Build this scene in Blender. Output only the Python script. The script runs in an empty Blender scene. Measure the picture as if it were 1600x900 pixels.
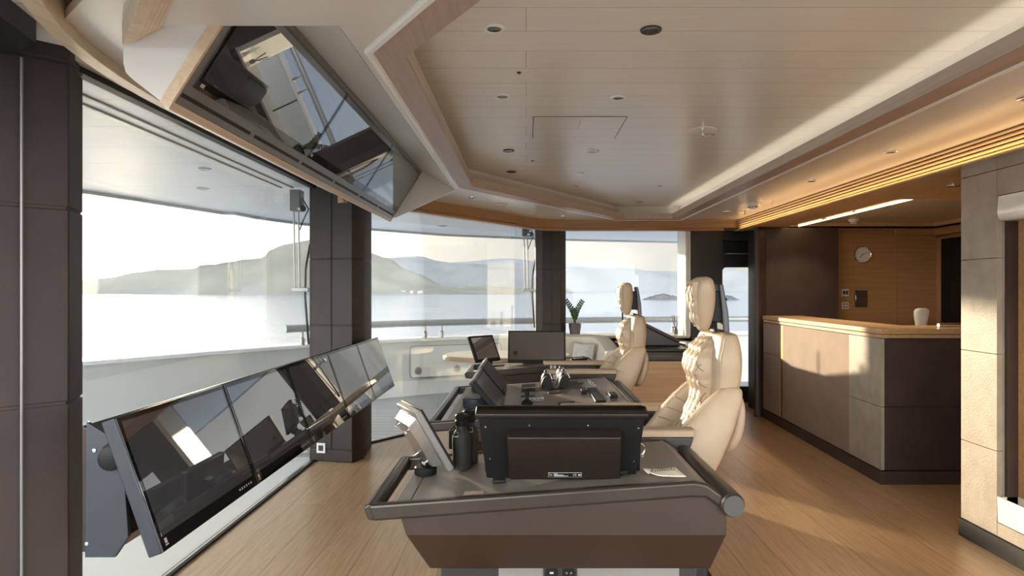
import bpy, bmesh, math, random
from mathutils import Vector, Matrix
random.seed(7)
S = bpy.context.scene
C = S.collection
R = math.radians

# ---------------------------------------------------------------- camera
cam_d = bpy.data.cameras.new('camera')
cam = bpy.data.objects.new('camera', cam_d)
C.objects.link(cam)
cam.location = (0, 0, 1.4)
cam.rotation_euler = (R(90), 0, 0)
cam_d.sensor_width = 36.0
cam_d.lens = 22.5
cam_d.shift_x = -22.0 / 1600.0
cam_d.shift_y = 5.0 / 1600.0
cam_d.clip_start = 0.02
cam_d.clip_end = 60000
S.camera = cam

# ---------------------------------------------------------------- exposure
S.view_settings.view_transform = 'Standard'
S.view_settings.look = 'None'
S.view_settings.gamma = 1.0
S.view_settings.use_curve_mapping = False
S.view_settings.exposure = 1.05
S.cycles.use_denoising = True
S.cycles.max_bounces = 14
S.cycles.diffuse_bounces = 7
S.cycles.glossy_bounces = 6
S.cycles.transparent_max_bounces = 24
S.cycles.caustics_reflective = True
S.cycles.caustics_refractive = False
S.cycles.sample_clamp_indirect = 12.0

# ---------------------------------------------------------------- sun and sky
SUN_AZ = Vector((-0.64, 1.0, 0)).normalized()
SUN_EL = R(7.3)
SUN_DIR = (SUN_AZ * math.cos(SUN_EL) + Vector((0, 0, math.sin(SUN_EL)))).normalized()
sun_d = bpy.data.lights.new('sun', 'SUN')
sun_d.energy = 5.0
sun_d.angle = R(1.2)
sun_d.color = (1.0, 0.80, 0.56)
sun = bpy.data.objects.new('sun', sun_d)
C.objects.link(sun)
sun.rotation_euler = SUN_DIR.to_track_quat('Z', 'Y').to_euler()
sun.location = (-20, 30, 8)

W = bpy.data.worlds.new('sky')
S.world = W
W.use_nodes = True
nt = W.node_tree
nt.nodes.clear()
def N(t, **kw):
    n = nt.nodes.new(t)
    for k, v in kw.items():
        setattr(n, k, v)
    return n
def L(a, b): nt.links.new(a, b)
geo = N('ShaderNodeTexCoord')
sep = N('ShaderNodeSeparateXYZ'); L(geo.outputs['Generated'], sep.inputs[0])
ramp = N('ShaderNodeValToRGB')
L(sep.outputs['Z'], ramp.inputs[0])
cr = ramp.color_ramp
cr.elements[0].position = 0.0; cr.elements[0].color = (1.05, 0.98, 0.90, 1)
cr.elements[1].position = 1.0; cr.elements[1].color = (0.50, 0.66, 0.98, 1)
e = cr.elements.new(0.18); e.color = (0.92, 0.93, 0.95, 1)
e = cr.elements.new(0.5); e.color = (0.62, 0.76, 1.0, 1)
# cloud patches
tn = N('ShaderNodeTexNoise'); tn.inputs['Scale'].default_value = 2.6; tn.inputs['Detail'].default_value = 6
mp = N('ShaderNodeMapping'); mp.inputs['Scale'].default_value = (1, 1, 2.2)
L(geo.outputs['Generated'], mp.inputs[0]); L(mp.outputs[0], tn.inputs['Vector'])
cramp = N('ShaderNodeValToRGB'); L(tn.outputs['Fac'], cramp.inputs[0])
cramp.color_ramp.elements[0].position = 0.46; cramp.color_ramp.elements[1].position = 0.62
mixc = N('ShaderNodeMix', data_type='RGBA')
L(cramp.outputs[0], mixc.inputs[0]); L(ramp.outputs[0], mixc.inputs[6])
mixc.inputs[7].default_value = (1.25, 1.2, 1.14, 1)
# glow around the sun
dot = N('ShaderNodeVectorMath', operation='DOT_PRODUCT')
L(geo.outputs['Generated'], dot.inputs[0]); dot.inputs[1].default_value = SUN_DIR
mx = N('ShaderNodeMath', operation='MAXIMUM'); L(dot.outputs['Value'], mx.inputs[0]); mx.inputs[1].default_value = 0.0
def glow(power, amp, col):
    p = N('ShaderNodeMath', operation='POWER'); L(mx.outputs[0], p.inputs[0]); p.inputs[1].default_value = power
    m = N('ShaderNodeMath', operation='MULTIPLY'); L(p.outputs[0], m.inputs[0]); m.inputs[1].default_value = amp
    v = N('ShaderNodeVectorMath', operation='SCALE'); v.inputs[0].default_value = col; L(m.outputs[0], v.inputs['Scale'])
    return v
g1 = glow(7, 1.9, (1.0, 0.90, 0.74)); g2 = glow(60, 4.0, (1.0, 0.92, 0.78))
a1 = N('ShaderNodeVectorMath', operation='ADD'); L(g1.outputs[0], a1.inputs[0]); L(g2.outputs[0], a1.inputs[1])
a2 = N('ShaderNodeVectorMath', operation='ADD'); L(a1.outputs[0], a2.inputs[0]); L(mixc.outputs[2], a2.inputs[1])
# the sky opposite the sun, over the starboard side, is front lit, and boosted further as added fill light
by = N('ShaderNodeMapRange'); L(sep.outputs['Y'], by.inputs[0])
by.inputs[1].default_value = 0.25; by.inputs[2].default_value = -0.6; by.inputs[3].default_value = 0.25; by.inputs[4].default_value = 3.2
a3 = N('ShaderNodeVectorMath', operation='SCALE'); L(a2.outputs[0], a3.inputs[0]); L(by.outputs[0], a3.inputs['Scale'])
bg = N('ShaderNodeBackground'); L(a3.outputs[0], bg.inputs['Color']); bg.inputs['Strength'].default_value = 1.5
out = N('ShaderNodeOutputWorld'); L(bg.outputs[0], out.inputs['Surface'])

# ---------------------------------------------------------------- materials
MATS = {}
def mat(name, col, rough=0.5, metal=0.0, var=0.0, scale=8.0, stretch=(1, 1, 1), bump=0.0, bscale=None, spec=0.5, coat=0.0, emit=None, estr=0.0, col2=None, sheen=0.0):
    if name in MATS: return MATS[name]
    m = bpy.data.materials.new(name); m.use_nodes = True
    t = m.node_tree; p = t.nodes['Principled BSDF']
    p.inputs['Base Color'].default_value = (*col, 1)
    p.inputs['Roughness'].default_value = rough
    p.inputs['Metallic'].default_value = metal
    p.inputs['Specular IOR Level'].default_value = spec
    p.inputs['Coat Weight'].default_value = coat
    p.inputs['Coat Roughness'].default_value = 0.08
    if sheen: p.inputs['Sheen Weight'].default_value = sheen
    if emit:
        p.inputs['Emission Color'].default_value = (*emit, 1); p.inputs['Emission Strength'].default_value = estr
    if var or bump:
        tc = t.nodes.new('ShaderNodeTexCoord'); mp = t.nodes.new('ShaderNodeMapping'); mp.inputs['Scale'].default_value = stretch
        t.links.new(tc.outputs['Object'], mp.inputs[0])
        nz = t.nodes.new('ShaderNodeTexNoise'); nz.inputs['Scale'].default_value = scale; nz.inputs['Detail'].default_value = 5
        t.links.new(mp.outputs[0], nz.inputs['Vector'])
        if var:
            mx = t.nodes.new('ShaderNodeMix'); mx.data_type = 'RGBA'
            c2 = col2 or tuple(min(1, c * (1 + var)) for c in col)
            c1 = tuple(c * (1 - var) for c in col)
            mx.inputs[6].default_value = (*c1, 1); mx.inputs[7].default_value = (*c2, 1)
            mr = t.nodes.new('ShaderNodeMapRange'); mr.inputs[1].default_value = 0.3; mr.inputs[2].default_value = 0.7
            t.links.new(nz.outputs['Fac'], mr.inputs[0]); t.links.new(mr.outputs[0], mx.inputs[0])
            t.links.new(mx.outputs[2], p.inputs['Base Color'])
        if bump:
            nb = t.nodes.new('ShaderNodeTexNoise'); nb.inputs['Scale'].default_value = bscale or scale * 8; nb.inputs['Detail'].default_value = 3
            t.links.new(mp.outputs[0], nb.inputs['Vector'])
            b = t.nodes.new('ShaderNodeBump'); b.inputs['Strength'].default_value = bump; b.inputs['Distance'].default_value = 0.01
            t.links.new(nb.outputs['Fac'], b.inputs['Height']); t.links.new(b.outputs[0], p.inputs['Normal'])
    MATS[name] = m
    return m

def planks(name, c1, c2, width, length, along='Y', rough=0.35, mortar=0.0025, mcol=(0.1, 0.07, 0.05), grain=0.25, groove=0.3, spec=0.5):
    m = bpy.data.materials.new(name); m.use_nodes = True
    t = m.node_tree; p = t.nodes['Principled BSDF']; p.inputs['Roughness'].default_value = rough
    p.inputs['Specular IOR Level'].default_value = spec
    tc = t.nodes.new('ShaderNodeTexCoord'); mp = t.nodes.new('ShaderNodeMapping')
    t.links.new(tc.outputs['Object'], mp.inputs[0])
    if along == 'Y': mp.inputs['Rotation'].default_value = (0, 0, R(90))
    br = t.nodes.new('ShaderNodeTexBrick'); t.links.new(mp.outputs[0], br.inputs['Vector'])
    br.inputs['Scale'].default_value = 1.0
    br.inputs['Brick Width'].default_value = length; br.inputs['Row Height'].default_value = width
    br.inputs['Mortar Size'].default_value = mortar; br.inputs['Mortar Smooth'].default_value = 0.3
    br.inputs['Color1'].default_value = (*c1, 1); br.inputs['Color2'].default_value = (*c2, 1); br.inputs['Mortar'].default_value = (*mcol, 1)
    br.offset = 0.37; br.inputs['Bias'].default_value = 0.0
    mp2 = t.nodes.new('ShaderNodeMapping'); t.links.new(mp.outputs[0], mp2.inputs[0]); mp2.inputs['Scale'].default_value = (1.2, 22, 1)
    nz = t.nodes.new('ShaderNodeTexNoise'); nz.inputs['Scale'].default_value = 3.0; nz.inputs['Detail'].default_value = 8; nz.inputs['Distortion'].default_value = 0.6
    t.links.new(mp2.outputs[0], nz.inputs['Vector'])
    mr = t.nodes.new('ShaderNodeMapRange'); mr.inputs[1].default_value = 0.3; mr.inputs[2].default_value = 0.7
    mr.inputs[3].default_value = 1 - grain; mr.inputs[4].default_value = 1 + grain * 0.6
    t.links.new(nz.outputs['Fac'], mr.inputs[0])
    sc = t.nodes.new('ShaderNodeVectorMath'); sc.operation = 'SCALE'
    t.links.new(br.outputs['Color'], sc.inputs[0]); t.links.new(mr.outputs[0], sc.inputs['Scale'])
    t.links.new(sc.outputs[0], p.inputs['Base Color'])
    b = t.nodes.new('ShaderNodeBump'); b.inputs['Strength'].default_value = groove; b.inputs['Distance'].default_value = 0.004; b.invert = True
    t.links.new(br.outputs['Fac'], b.inputs['Height']); t.links.new(b.outputs[0], p.inputs['Normal'])
    MATS[name] = m
    return m

def wood(name, c1, c2, axis='Y', scale=3.0, rough=0.4):
    m = bpy.data.materials.new(name); m.use_nodes = True
    t = m.node_tree; p = t.nodes['Principled BSDF']; p.inputs['Roughness'].default_value = rough
    tc = t.nodes.new('ShaderNodeTexCoord'); mp = t.nodes.new('ShaderNodeMapping')
    s = {'X': (0.6, 18, 18), 'Y': (18, 0.6, 18), 'Z': (18, 18, 0.6)}[axis]
    mp.inputs['Scale'].default_value = s
    t.links.new(tc.outputs['Object'], mp.inputs[0])
    nz = t.nodes.new('ShaderNodeTexNoise'); nz.inputs['Scale'].default_value = scale; nz.inputs['Detail'].default_value = 7; nz.inputs['Distortion'].default_value = 0.4
    t.links.new(mp.outputs[0], nz.inputs['Vector'])
    cr = t.nodes.new('ShaderNodeValToRGB'); t.links.new(nz.outputs['Fac'], cr.inputs[0])
    cr.color_ramp.elements[0].position = 0.3; cr.color_ramp.elements[0].color = (*c1, 1)
    cr.color_ramp.elements[1].position = 0.7; cr.color_ramp.elements[1].color = (*c2, 1)
    t.links.new(cr.outputs[0], p.inputs['Base Color'])
    MATS[name] = m
    return m

def mirror_mix(name, col, fac, rough=0.02, tint=(1, 1, 1)):
    """dark glossy display glass: diffuse body under a reflective coat"""
    m = bpy.data.materials.new(name); m.use_nodes = True
    t = m.node_tree; t.nodes.remove(t.nodes['Principled BSDF'])
    d = t.nodes.new('ShaderNodeBsdfDiffuse'); d.inputs[0].default_value = (*col, 1)
    g = t.nodes.new('ShaderNodeBsdfGlossy'); g.inputs['Color'].default_value = (*tint, 1); g.inputs['Roughness'].default_value = rough
    lw = t.nodes.new('ShaderNodeLayerWeight'); lw.inputs[0].default_value = 0.25
    mr = t.nodes.new('ShaderNodeMapRange'); mr.inputs[3].default_value = fac; mr.inputs[4].default_value = min(1, fac + 0.5)
    t.links.new(lw.outputs['Fresnel'], mr.inputs[0])
    mx = t.nodes.new('ShaderNodeMixShader'); t.links.new(mr.outputs[0], mx.inputs[0])
    t.links.new(d.outputs[0], mx.inputs[1]); t.links.new(g.outputs[0], mx.inputs[2])
    t.links.new(mx.outputs[0], t.nodes['Material Output'].inputs[0])
    MATS[name] = m
    return m

def glassmat(name, tint, refl=1.0):
    m = bpy.data.materials.new(name); m.use_nodes = True
    t = m.node_tree; t.nodes.remove(t.nodes['Principled BSDF'])
    tr = t.nodes.new('ShaderNodeBsdfTransparent'); tr.inputs[0].default_value = (*tint, 1)
    g = t.nodes.new('ShaderNodeBsdfGlossy'); g.inputs['Roughness'].default_value = 0.0
    fr = t.nodes.new('ShaderNodeFresnel'); fr.inputs[0].default_value = 1.45
    ml = t.nodes.new('ShaderNodeMath'); ml.operation = 'MULTIPLY'; ml.inputs[1].default_value = refl; t.links.new(fr.outputs[0], ml.inputs[0])
    mx = t.nodes.new('ShaderNodeMixShader'); t.links.new(ml.outputs[0], mx.inputs[0])
    t.links.new(tr.outputs[0], mx.inputs[1]); t.links.new(g.outputs[0], mx.inputs[2])
    t.links.new(mx.outputs[0], t.nodes['Material Output'].inputs[0])
    MATS[name] = m
    return m

M = {}
M['floor'] = planks('oak_floor', (0.52, 0.335, 0.185), (0.44, 0.275, 0.145), 0.22, 2.1, 'Y', 0.34, 0.002, (0.19, 0.12, 0.07), 0.22)
M['ceil'] = planks('ceiling_boards', (0.74, 0.70, 0.635), (0.72, 0.68, 0.62), 0.205, 9.0, 'X', 0.3, 0.0018, (0.40, 0.34, 0.28), 0.05)
M['oceil'] = planks('deckhead_boards', (0.86, 0.86, 0.83), (0.85, 0.85, 0.82), 0.5, 30.0, 'X', 0.4, 0.004, (0.5, 0.5, 0.46), 0.02)
M['deck'] = planks('grey_deck', (0.44, 0.44, 0.43), (0.40, 0.40, 0.395), 0.16, 30, 'X', 0.85, 0.006, (0.12, 0.12, 0.12), 0.1, 0.3, 0.1)
M['soffit'] = mat('soffit_lacquer', (0.70, 0.66, 0.59), 0.24, var=0.03, scale=1.5)
M['white'] = mat('white_lacquer', (0.74, 0.72, 0.67), 0.28, var=0.02, scale=2)
M['cove'] = mat('cove_white', (0.82, 0.80, 0.74), 0.35, var=0.02, scale=2)
M['frame_wood'] = wood('light_oak_frame', (0.50, 0.40, 0.32), (0.60, 0.49, 0.40), 'Y', 3, 0.4)
M['frame_dark'] = wood('shaded_oak_underside', (0.36, 0.25, 0.19), (0.44, 0.32, 0.25), 'Y', 3, 0.4)
M['pelmet'] = wood('honey_oak_pelmet', (0.42, 0.23, 0.10), (0.56, 0.33, 0.16), 'X', 3, 0.4)
M['pale_oak'] = wood('pale_oak', (0.62, 0.47, 0.31), (0.74, 0.58, 0.40), 'Y', 3, 0.4)
M['reed'] = wood('reeded_oak', (0.60, 0.40, 0.21), (0.72, 0.50, 0.28), 'Y', 3, 0.4)
M['bar_ceil'] = wood('oak_deckhead', (0.58, 0.37, 0.19), (0.70, 0.47, 0.26), 'Y', 2, 0.35)
M['wall_wood'] = wood('oak_wall', (0.36, 0.20, 0.085), (0.47, 0.275, 0.125), 'X', 2.5, 0.42)
M['leather'] = mat('brown_leather_panel', (0.030, 0.0205, 0.0175), 0.55, var=0.15, scale=4, bump=0.05, bscale=120)
M['leather_grey'] = mat('grey_leather_panel', (0.31, 0.265, 0.215), 0.55, var=0.14, scale=9, bump=0.2, bscale=90)
M['leather_dark'] = mat('dark_leather_panel', (0.042, 0.026, 0.022), 0.5, var=0.2, scale=5, bump=0.12, bscale=120)
M['suede'] = mat('taupe_suede_panel', (0.25, 0.175, 0.132), 0.75, var=0.08, scale=6, bump=0.15, bscale=140)
M['black_seam'] = mat('black_gap', (0.012, 0.011, 0.010), 0.6, var=0.1)
M['charcoal'] = mat('charcoal_lacquer', (0.017, 0.016, 0.017), 0.4, var=0.1)
M['black'] = mat('black_plastic', (0.007, 0.007, 0.0075), 0.5, var=0.15, scale=20, spec=0.22)
M['box_dark'] = mat('dark_brown_steel', (0.016, 0.011, 0.009), 0.4, 0.3, var=0.1)
M['bar_top'] = wood('bar_oak', (0.36, 0.215, 0.10), (0.48, 0.30, 0.155), 'Y', 3, 0.35)
M['cap_grey'] = mat('dark_grey_cap', (0.045, 0.042, 0.040), 0.45, var=0.08)
M['gun'] = mat('gunmetal_blue', (0.035, 0.040, 0.048), 0.38, 0.3, var=0.1, scale=6)
M['grey_frame'] = mat('grey_satin_frame', (0.20, 0.195, 0.19), 0.35, 0.3, var=0.05)
M['bronze'] = mat('bronze_lacquer', (0.038, 0.029, 0.023), 0.36, 0.45, var=0.12, scale=5, coat=0.15)
M['bronze_top'] = mat('bronze_top', (0.21, 0.185, 0.155), 0.42, 0.35, var=0.08, scale=6, bump=0.05, bscale=200)
M['hull'] = mat('hull_brown', (0.030, 0.018, 0.012), 0.42, 0.2, var=0.12, scale=4)
M['cream'] = mat('cream_leather', (0.38, 0.29, 0.20), 0.48, var=0.05, scale=12, bump=0.12, bscale=220)
M['cream_top'] = mat('tan_leather_pad', (0.36, 0.265, 0.18), 0.5, var=0.06, scale=12, bump=0.1, bscale=200)
M['seam'] = mat('quilt_seam', (0.20, 0.145, 0.095), 0.6, var=0.05)
M['chrome'] = mat('chrome', (0.75, 0.75, 0.75), 0.18, 1.0, var=0.03)
M['steel'] = mat('brushed_steel', (0.45, 0.44, 0.43), 0.32, 1.0, var=0.08, stretch=(1, 20, 1))
M['copper'] = mat('copper_strip', (0.62, 0.30, 0.12), 0.35, 0.9, var=0.1)
M['marble'] = mat('pale_marble', (0.74, 0.71, 0.64), 0.22, var=0.18, scale=3, stretch=(1, 1, 2))
M['fabric_white'] = mat('sofa_fabric', (0.74, 0.70, 0.62), 0.85, var=0.05, scale=20, bump=0.2, bscale=260)
M['cushion'] = mat('pale_grey_cushion', (0.62, 0.63, 0.62), 0.85, var=0.12, scale=26, stretch=(1, 1, 4), bump=0.2)
M['pot'] = mat('grey_pot', (0.16, 0.155, 0.15), 0.6, var=0.1)
M['leaf'] = mat('dark_leaf', (0.035, 0.085, 0.022), 0.4, var=0.3, scale=30)
M['stem'] = mat('green_stem', (0.08, 0.14, 0.04), 0.5, var=0.2)
M['table_top'] = mat('white_table_top', (0.80, 0.76, 0.70), 0.3, var=0.03)
M['paper'] = mat('paper', (0.80, 0.74, 0.62), 0.8, var=0.04)
M['ink'] = mat('ink', (0.05, 0.05, 0.05), 0.7, var=0.1)
M['label_ink'] = mat('label_print', (0.42, 0.42, 0.42), 0.6, var=0.02)
M['plate'] = mat('white_plate', (0.78, 0.74, 0.66), 0.4, var=0.03)
M['white_plastic'] = mat('white_plastic', (0.78, 0.77, 0.74), 0.4, var=0.02)
M['gelcoat'] = mat('bulwark_paint', (0.66, 0.68, 0.665), 0.3, var=0.02, scale=1)
M['gelcap'] = mat('bulwark_cap', (0.86, 0.86, 0.84), 0.3, var=0.02, scale=1)
M['rail'] = mat('rail_metal', (0.50, 0.51, 0.51), 0.4, 0.4, var=0.05)
M['rubber'] = mat('black_rubber', (0.02, 0.02, 0.02), 0.7, var=0.1)
M['lens_dark'] = mat('downlight_lens', (0.05, 0.045, 0.04), 0.15, var=0.1)
M['led'] = mat('warm_led', (1, 0.8, 0.55), 0.5, emit=(1.0, 0.72, 0.40), estr=6.0)
M['screen'] = mirror_mix('display_glass', (0.065, 0.068, 0.078), 0.26, 0.012, (0.95, 0.97, 1.0))  # grey-blue body colour stands in for hazy reflections on the glass
M['screen_soft'] = mirror_mix('display_glass_matte', (0.03, 0.028, 0.028), 0.16, 0.12)
M['bezel'] = mirror_mix('display_bezel', (0.008, 0.008, 0.009), 0.12, 0.02)
M['glass'] = glassmat('window_glass', (0.97, 0.985, 0.975), 0.38)

# ---------------------------------------------------------------- mesh helpers
ORG = {}
def org(o):
    return ORG.get(o.name, Vector((0, 0, 0))) if o else Vector((0, 0, 0))

class B:
    def __init__(s): s.bm = bmesh.new()
    def face(s, pts):
        vs = [s.bm.verts.new(Vector(p)) for p in pts]
        return s.bm.faces.new(vs)
    def box(s, x0, x1, y0, y1, z0, z1):
        return s.frame((x0, y0, z0), (x1 - x0, 0, 0), (0, y1 - y0, 0), (0, 0, z1 - z0))
    def frame(s, o, a, b, c):
        o, a, b, c = map(Vector, (o, a, b, c))
        v = [s.bm.verts.new(o + a * i + b * j + c * k) for k in (0, 1) for j in (0, 1) for i in (0, 1)]
        for q in ((0, 2, 3, 1), (4, 5, 7, 6), (0, 1, 5, 4), (2, 6, 7, 3), (0, 4, 6, 2), (1, 3, 7, 5)):
            s.bm.faces.new([v[i] for i in q])
        return s
    def slab(s, c, w, u, n, sw, su, n0, n1):
        """box centred at c in the plane (w,u), from n0 to n1 along n"""
        c, w, u, n = map(Vector, (c, w, u, n))
        return s.frame(c - w * sw / 2 - u * su / 2 + n * n0, w * sw, u * su, n * (n1 - n0))
    def rings(s, rings, cap0=True, cap1=True, closed=True):
        vr = [[s.bm.verts.new(Vector(p)) for p in r] for r in rings]
        n = len(vr[0])
        for a, b in zip(vr, vr[1:]):
            for i in range(n if closed else n - 1):
                j = (i + 1) % n
                try: s.bm.faces.new([a[i], a[j], b[j], b[i]])
                except ValueError: pass
        if cap0: s.bm.faces.new(vr[0][::-1])
        if cap1: s.bm.faces.new(vr[-1])
        return s
    def prism(s, pts, plane, a0, a1):
        f = {'xz': lambda p, a: (p[0], a, p[1]), 'xy': lambda p, a: (p[0], p[1], a), 'yz': lambda p, a: (a, p[0], p[1])}[plane]
        return s.rings([[f(p, a0) for p in pts], [f(p, a1) for p in pts]])
    def tube(s, path, r, seg=10, closed=False):
        path = [Vector(p) for p in path]; rs = r if isinstance(r, (list, tuple)) else [r] * len(path)
        rings = []; up = None
        for i, p in enumerate(path):
            if closed: t = path[(i + 1) % len(path)] - path[i - 1]
            else: t = path[min(i + 1, len(path) - 1)] - path[max(i - 1, 0)]
            t.normalize()
            if up is None:
                up = Vector((0, 0, 1)) if abs(t.z) < 0.9 else Vector((1, 0, 0))
            a = t.cross(up).normalized(); b = a.cross(t).normalized(); up = b
            rings.append([p + a * rs[i] * math.cos(k * 2 * math.pi / seg) + b * rs[i] * math.sin(k * 2 * math.pi / seg) for k in range(seg)])
        if closed: s.rings(rings + [rings[0]], False, False)
        else: s.rings(rings)
        return s
    def cyl(s, p0, p1, r, seg=24): return s.tube([p0, p1], r, seg)
    def lathe(s, prof, c, axis=(0, 0, 1), seg=28):
        """prof: (radius, height) list along axis"""
        c = Vector(c); ax = Vector(axis).normalized()
        a = ax.orthogonal().normalized(); b = ax.cross(a)
        rings = [[c + ax * h + (a * math.cos(k * 2 * math.pi / seg) + b * math.sin(k * 2 * math.pi / seg)) * max(r, 1e-4) for k in range(seg)] for r, h in prof]
        return s.rings(rings)
    def sweep(s, prof, path, closed=False, close_prof=True):
        """prof: (offset to the left of the path, z); path: 2D points"""
        P2 = [Vector(p) for p in path]; n = len(P2); rings = []
        for i in range(n):
            d1 = (P2[i] - P2[i - 1]) if (closed or i > 0) else (P2[1] - P2[0])
            d2 = (P2[(i + 1) % n] - P2[i]) if (closed or i < n - 1) else d1
            n1 = Vector((-d1.y, d1.x)).normalized(); n2 = Vector((-d2.y, d2.x)).normalized()
            m = (n1 + n2).normalized(); k = 1 / max(0.35, m.dot(n1))
            rings.append([(P2[i].x + m.x * k * o, P2[i].y + m.y * k * o, z) for o, z in prof])
        if closed: rings.append(rings[0])
        return s.rings(rings, not closed and close_prof, not closed and close_prof, close_prof)
    def panels(s, p0, p1, zs, ss, depth, gap=0.004, back=True):
        """leather panels on a wall from p0 to p1 (2D), outward to the left of the path"""
        p0, p1 = Vector(p0), Vector(p1); d = p1 - p0; ln = d.length; d.normalize(); n = Vector((-d.y, d.x))
        for a, b in zip(ss, ss[1:]):
            for z0, z1 in zip(zs, zs[1:]):
                o = p0 + d * (a * ln + gap / 2)
                w = d * ((b - a) * ln - gap); q = n * depth
                s.frame((o.x, o.y, z0 + gap / 2), (w.x, w.y, 0), (q.x, q.y, 0), (0, 0, z1 - z0 - gap))
        return s
    def obj(s, name, m, parent=None, bevel=0.0, seg=2, smooth=True, sub=0, ang=32, weld=0.0):
        bm = s.bm
        if weld: bmesh.ops.remove_doubles(bm, verts=bm.verts, dist=weld)
        bmesh.ops.recalc_face_normals(bm, faces=bm.faces)
        me = bpy.data.meshes.new(name)
        if parent is not None:
            bmesh.ops.translate(bm, verts=bm.verts, vec=-org(parent))
        bm.to_mesh(me); bm.free()
        me.materials.append(M[m] if isinstance(m, str) else m)
        if smooth:
            me.polygons.foreach_set('use_smooth', [True] * len(me.polygons))
            if not sub: me.set_sharp_from_angle(angle=R(ang))
        o = bpy.data.objects.new(name, me); C.objects.link(o)
        if parent is not None:
            o.parent = parent; ORG[o.name] = org(parent)
        if bevel:
            b = o.modifiers.new('bevel', 'BEVEL'); b.width = bevel; b.segments = seg; b.limit_method = 'ANGLE'; b.angle_limit = R(35)
            b.harden_normals = False
        if sub:
            q = o.modifiers.new('sub', 'SUBSURF'); q.levels = sub; q.render_levels = sub
        return o

def thing(name, label, cat, loc, group=None):
    o = bpy.data.objects.new(name, None); C.objects.link(o)
    o.location = loc; o['label'] = label; o['category'] = cat
    if group: o['group'] = group
    ORG[o.name] = Vector(loc)
    o.empty_display_size = 0.1
    return o
def tag(o, label, cat, group=None):
    o['label'] = label; o['category'] = cat
    if group: o['group'] = group
    return o
def struct(o):
    o['kind'] = 'structure'; return o
def copy_tree(o, parent=None):
    c = o.copy(); C.objects.link(c)
    if parent is not None: c.parent = parent
    for ch in list(o.children): copy_tree(ch, c)
    return c
def text_mesh(body, size, M4, name, m, parent):
    """letters as flat mesh laid on a surface by matrix M4"""
    cu = bpy.data.curves.new(name, 'FONT'); cu.body = body; cu.size = size; cu.align_x = 'CENTER'; cu.align_y = 'CENTER'
    t = bpy.data.objects.new(name + '_tmp', cu); C.objects.link(t)
    dg = bpy.context.evaluated_depsgraph_get(); dg.update()
    me = bpy.data.meshes.new_from_object(t.evaluated_get(dg))
    bpy.data.objects.remove(t); me.name = name
    T = M4.copy(); T.translation = T.translation - org(parent)
    me.transform(T)
    me.materials.clear(); me.materials.append(M[m])
    o = bpy.data.objects.new(name, me); C.objects.link(o); o.parent = parent; ORG[o.name] = org(parent)
    return o
def basis(c, w, u):
    w, u = Vector(w).normalized(), Vector(u).normalized(); n = w.cross(u)
    m = Matrix((w, u, n)).transposed().to_4x4(); m.translation = Vector(c)
    return m
def arc(c, r, a0, a1, n):
    return [(c[0] + r * math.cos(R(a0 + (a1 - a0) * i / n)), c[1] + r * math.sin(R(a0 + (a1 - a0) * i / n))) for i in range(n + 1)]
def smooth_path(pts, r, n=5):
    """round the inner corners of a 2D path"""
    P2 = [Vector(p) for p in pts]; out = [P2[0]]
    for a, b, c in zip(P2, P2[1:], P2[2:]):
        q0 = b + (a - b).normalized() * min(r, (a - b).length * 0.45); q1 = b + (c - b).normalized() * min(r, (c - b).length * 0.45)
        for i in range(n + 1):
            t = i / n; out.append(q0 * (1 - t) ** 2 + b * 2 * t * (1 - t) + q1 * t * t)
    out.append(P2[-1])
    return out

# ================================================================ THE SETTING
SYM = 7.44                      # the wheelhouse mirrors about Y = 3.72
def mir(pts): return [(p[0], SYM - p[1]) for p in pts][::-1]
ZS, ZC, ZB, ZH = 2.25, 2.40, 2.12, 2.20     # soffit, coffer ceiling, bar ceiling, window head

# glass line, port half, then mirrored to starboard
GL_PORT = [(-1.75, 3.72), (-1.75, 5.25), (-1.48, 5.86), (0.12, 7.95), (0.50, 8.10), (1.95, 8.10)]
PEL_PORT = [(-1.52, 3.72), (-1.52, 5.05), (-1.05, 5.77), (0.21, 7.65), (2.52, 7.65)]

# floor and outside deck
b = B(); inner = [(-1.78, 2.2), (-1.78, 5.24), (-1.50, 5.88), (0.10, 8.0), (0.5, 8.14), (2.0, 8.14), (2.0, 8.3), (2.9, 8.3), (2.9, 7.6), (5.0, 7.6), (5.0, -0.7), (0.5, -0.7), (0.1, -0.56), (-1.50, 1.56)]
b.prism(inner, 'xy', -0.10, 0.0)
struct(b.obj('floor', 'floor', smooth=False))

BUL = [(-5.6, 3.72), (-5.2, 5.0), (-4.37, 6.4), (-3.3, 7.9), (-1.95, 9.3), (0.0, 10.2), (2.2, 10.7), (5.5, 11.0), (9.0, 11.1)]
BULL = mir(BUL)[:-1] + BUL
bul = smooth_path(BULL, 0.9, 6)
b = B(); b.prism([(p[0] - 0.05, p[1]) for p in bul], 'xy', -0.30, -0.105)
struct(b.obj('deck', 'deck', smooth=False))
b = B(); b.box(-2.55, -1.79, 1.6, 5.75, -0.104, -0.09)
struct(b.obj('deck_margin', 'gelcoat', smooth=False))
b = B(); b.sweep([(0.0, -0.2), (0.0, 0.66), (0.10, 0.66), (0.10, -0.2)], bul)
struct(b.obj('bulwark', 'gelcoat', smooth=True))
b = B(); b.sweep([(-0.05, 0.66), (-0.05, 0.71), (0.16, 0.72), (0.16, 0.66)], bul)
struct(b.obj('bulwark_cap', 'gelcap', bevel=0.01))
# low waterway kerb at the foot of the bulwark
b = B(); b.sweep([(-0.16, -0.105), (-0.05, 0.10), (-0.004, 0.10), (-0.004, -0.105)], bul)
struct(b.obj('waterway_kerb', 'gelcoat'))

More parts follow.
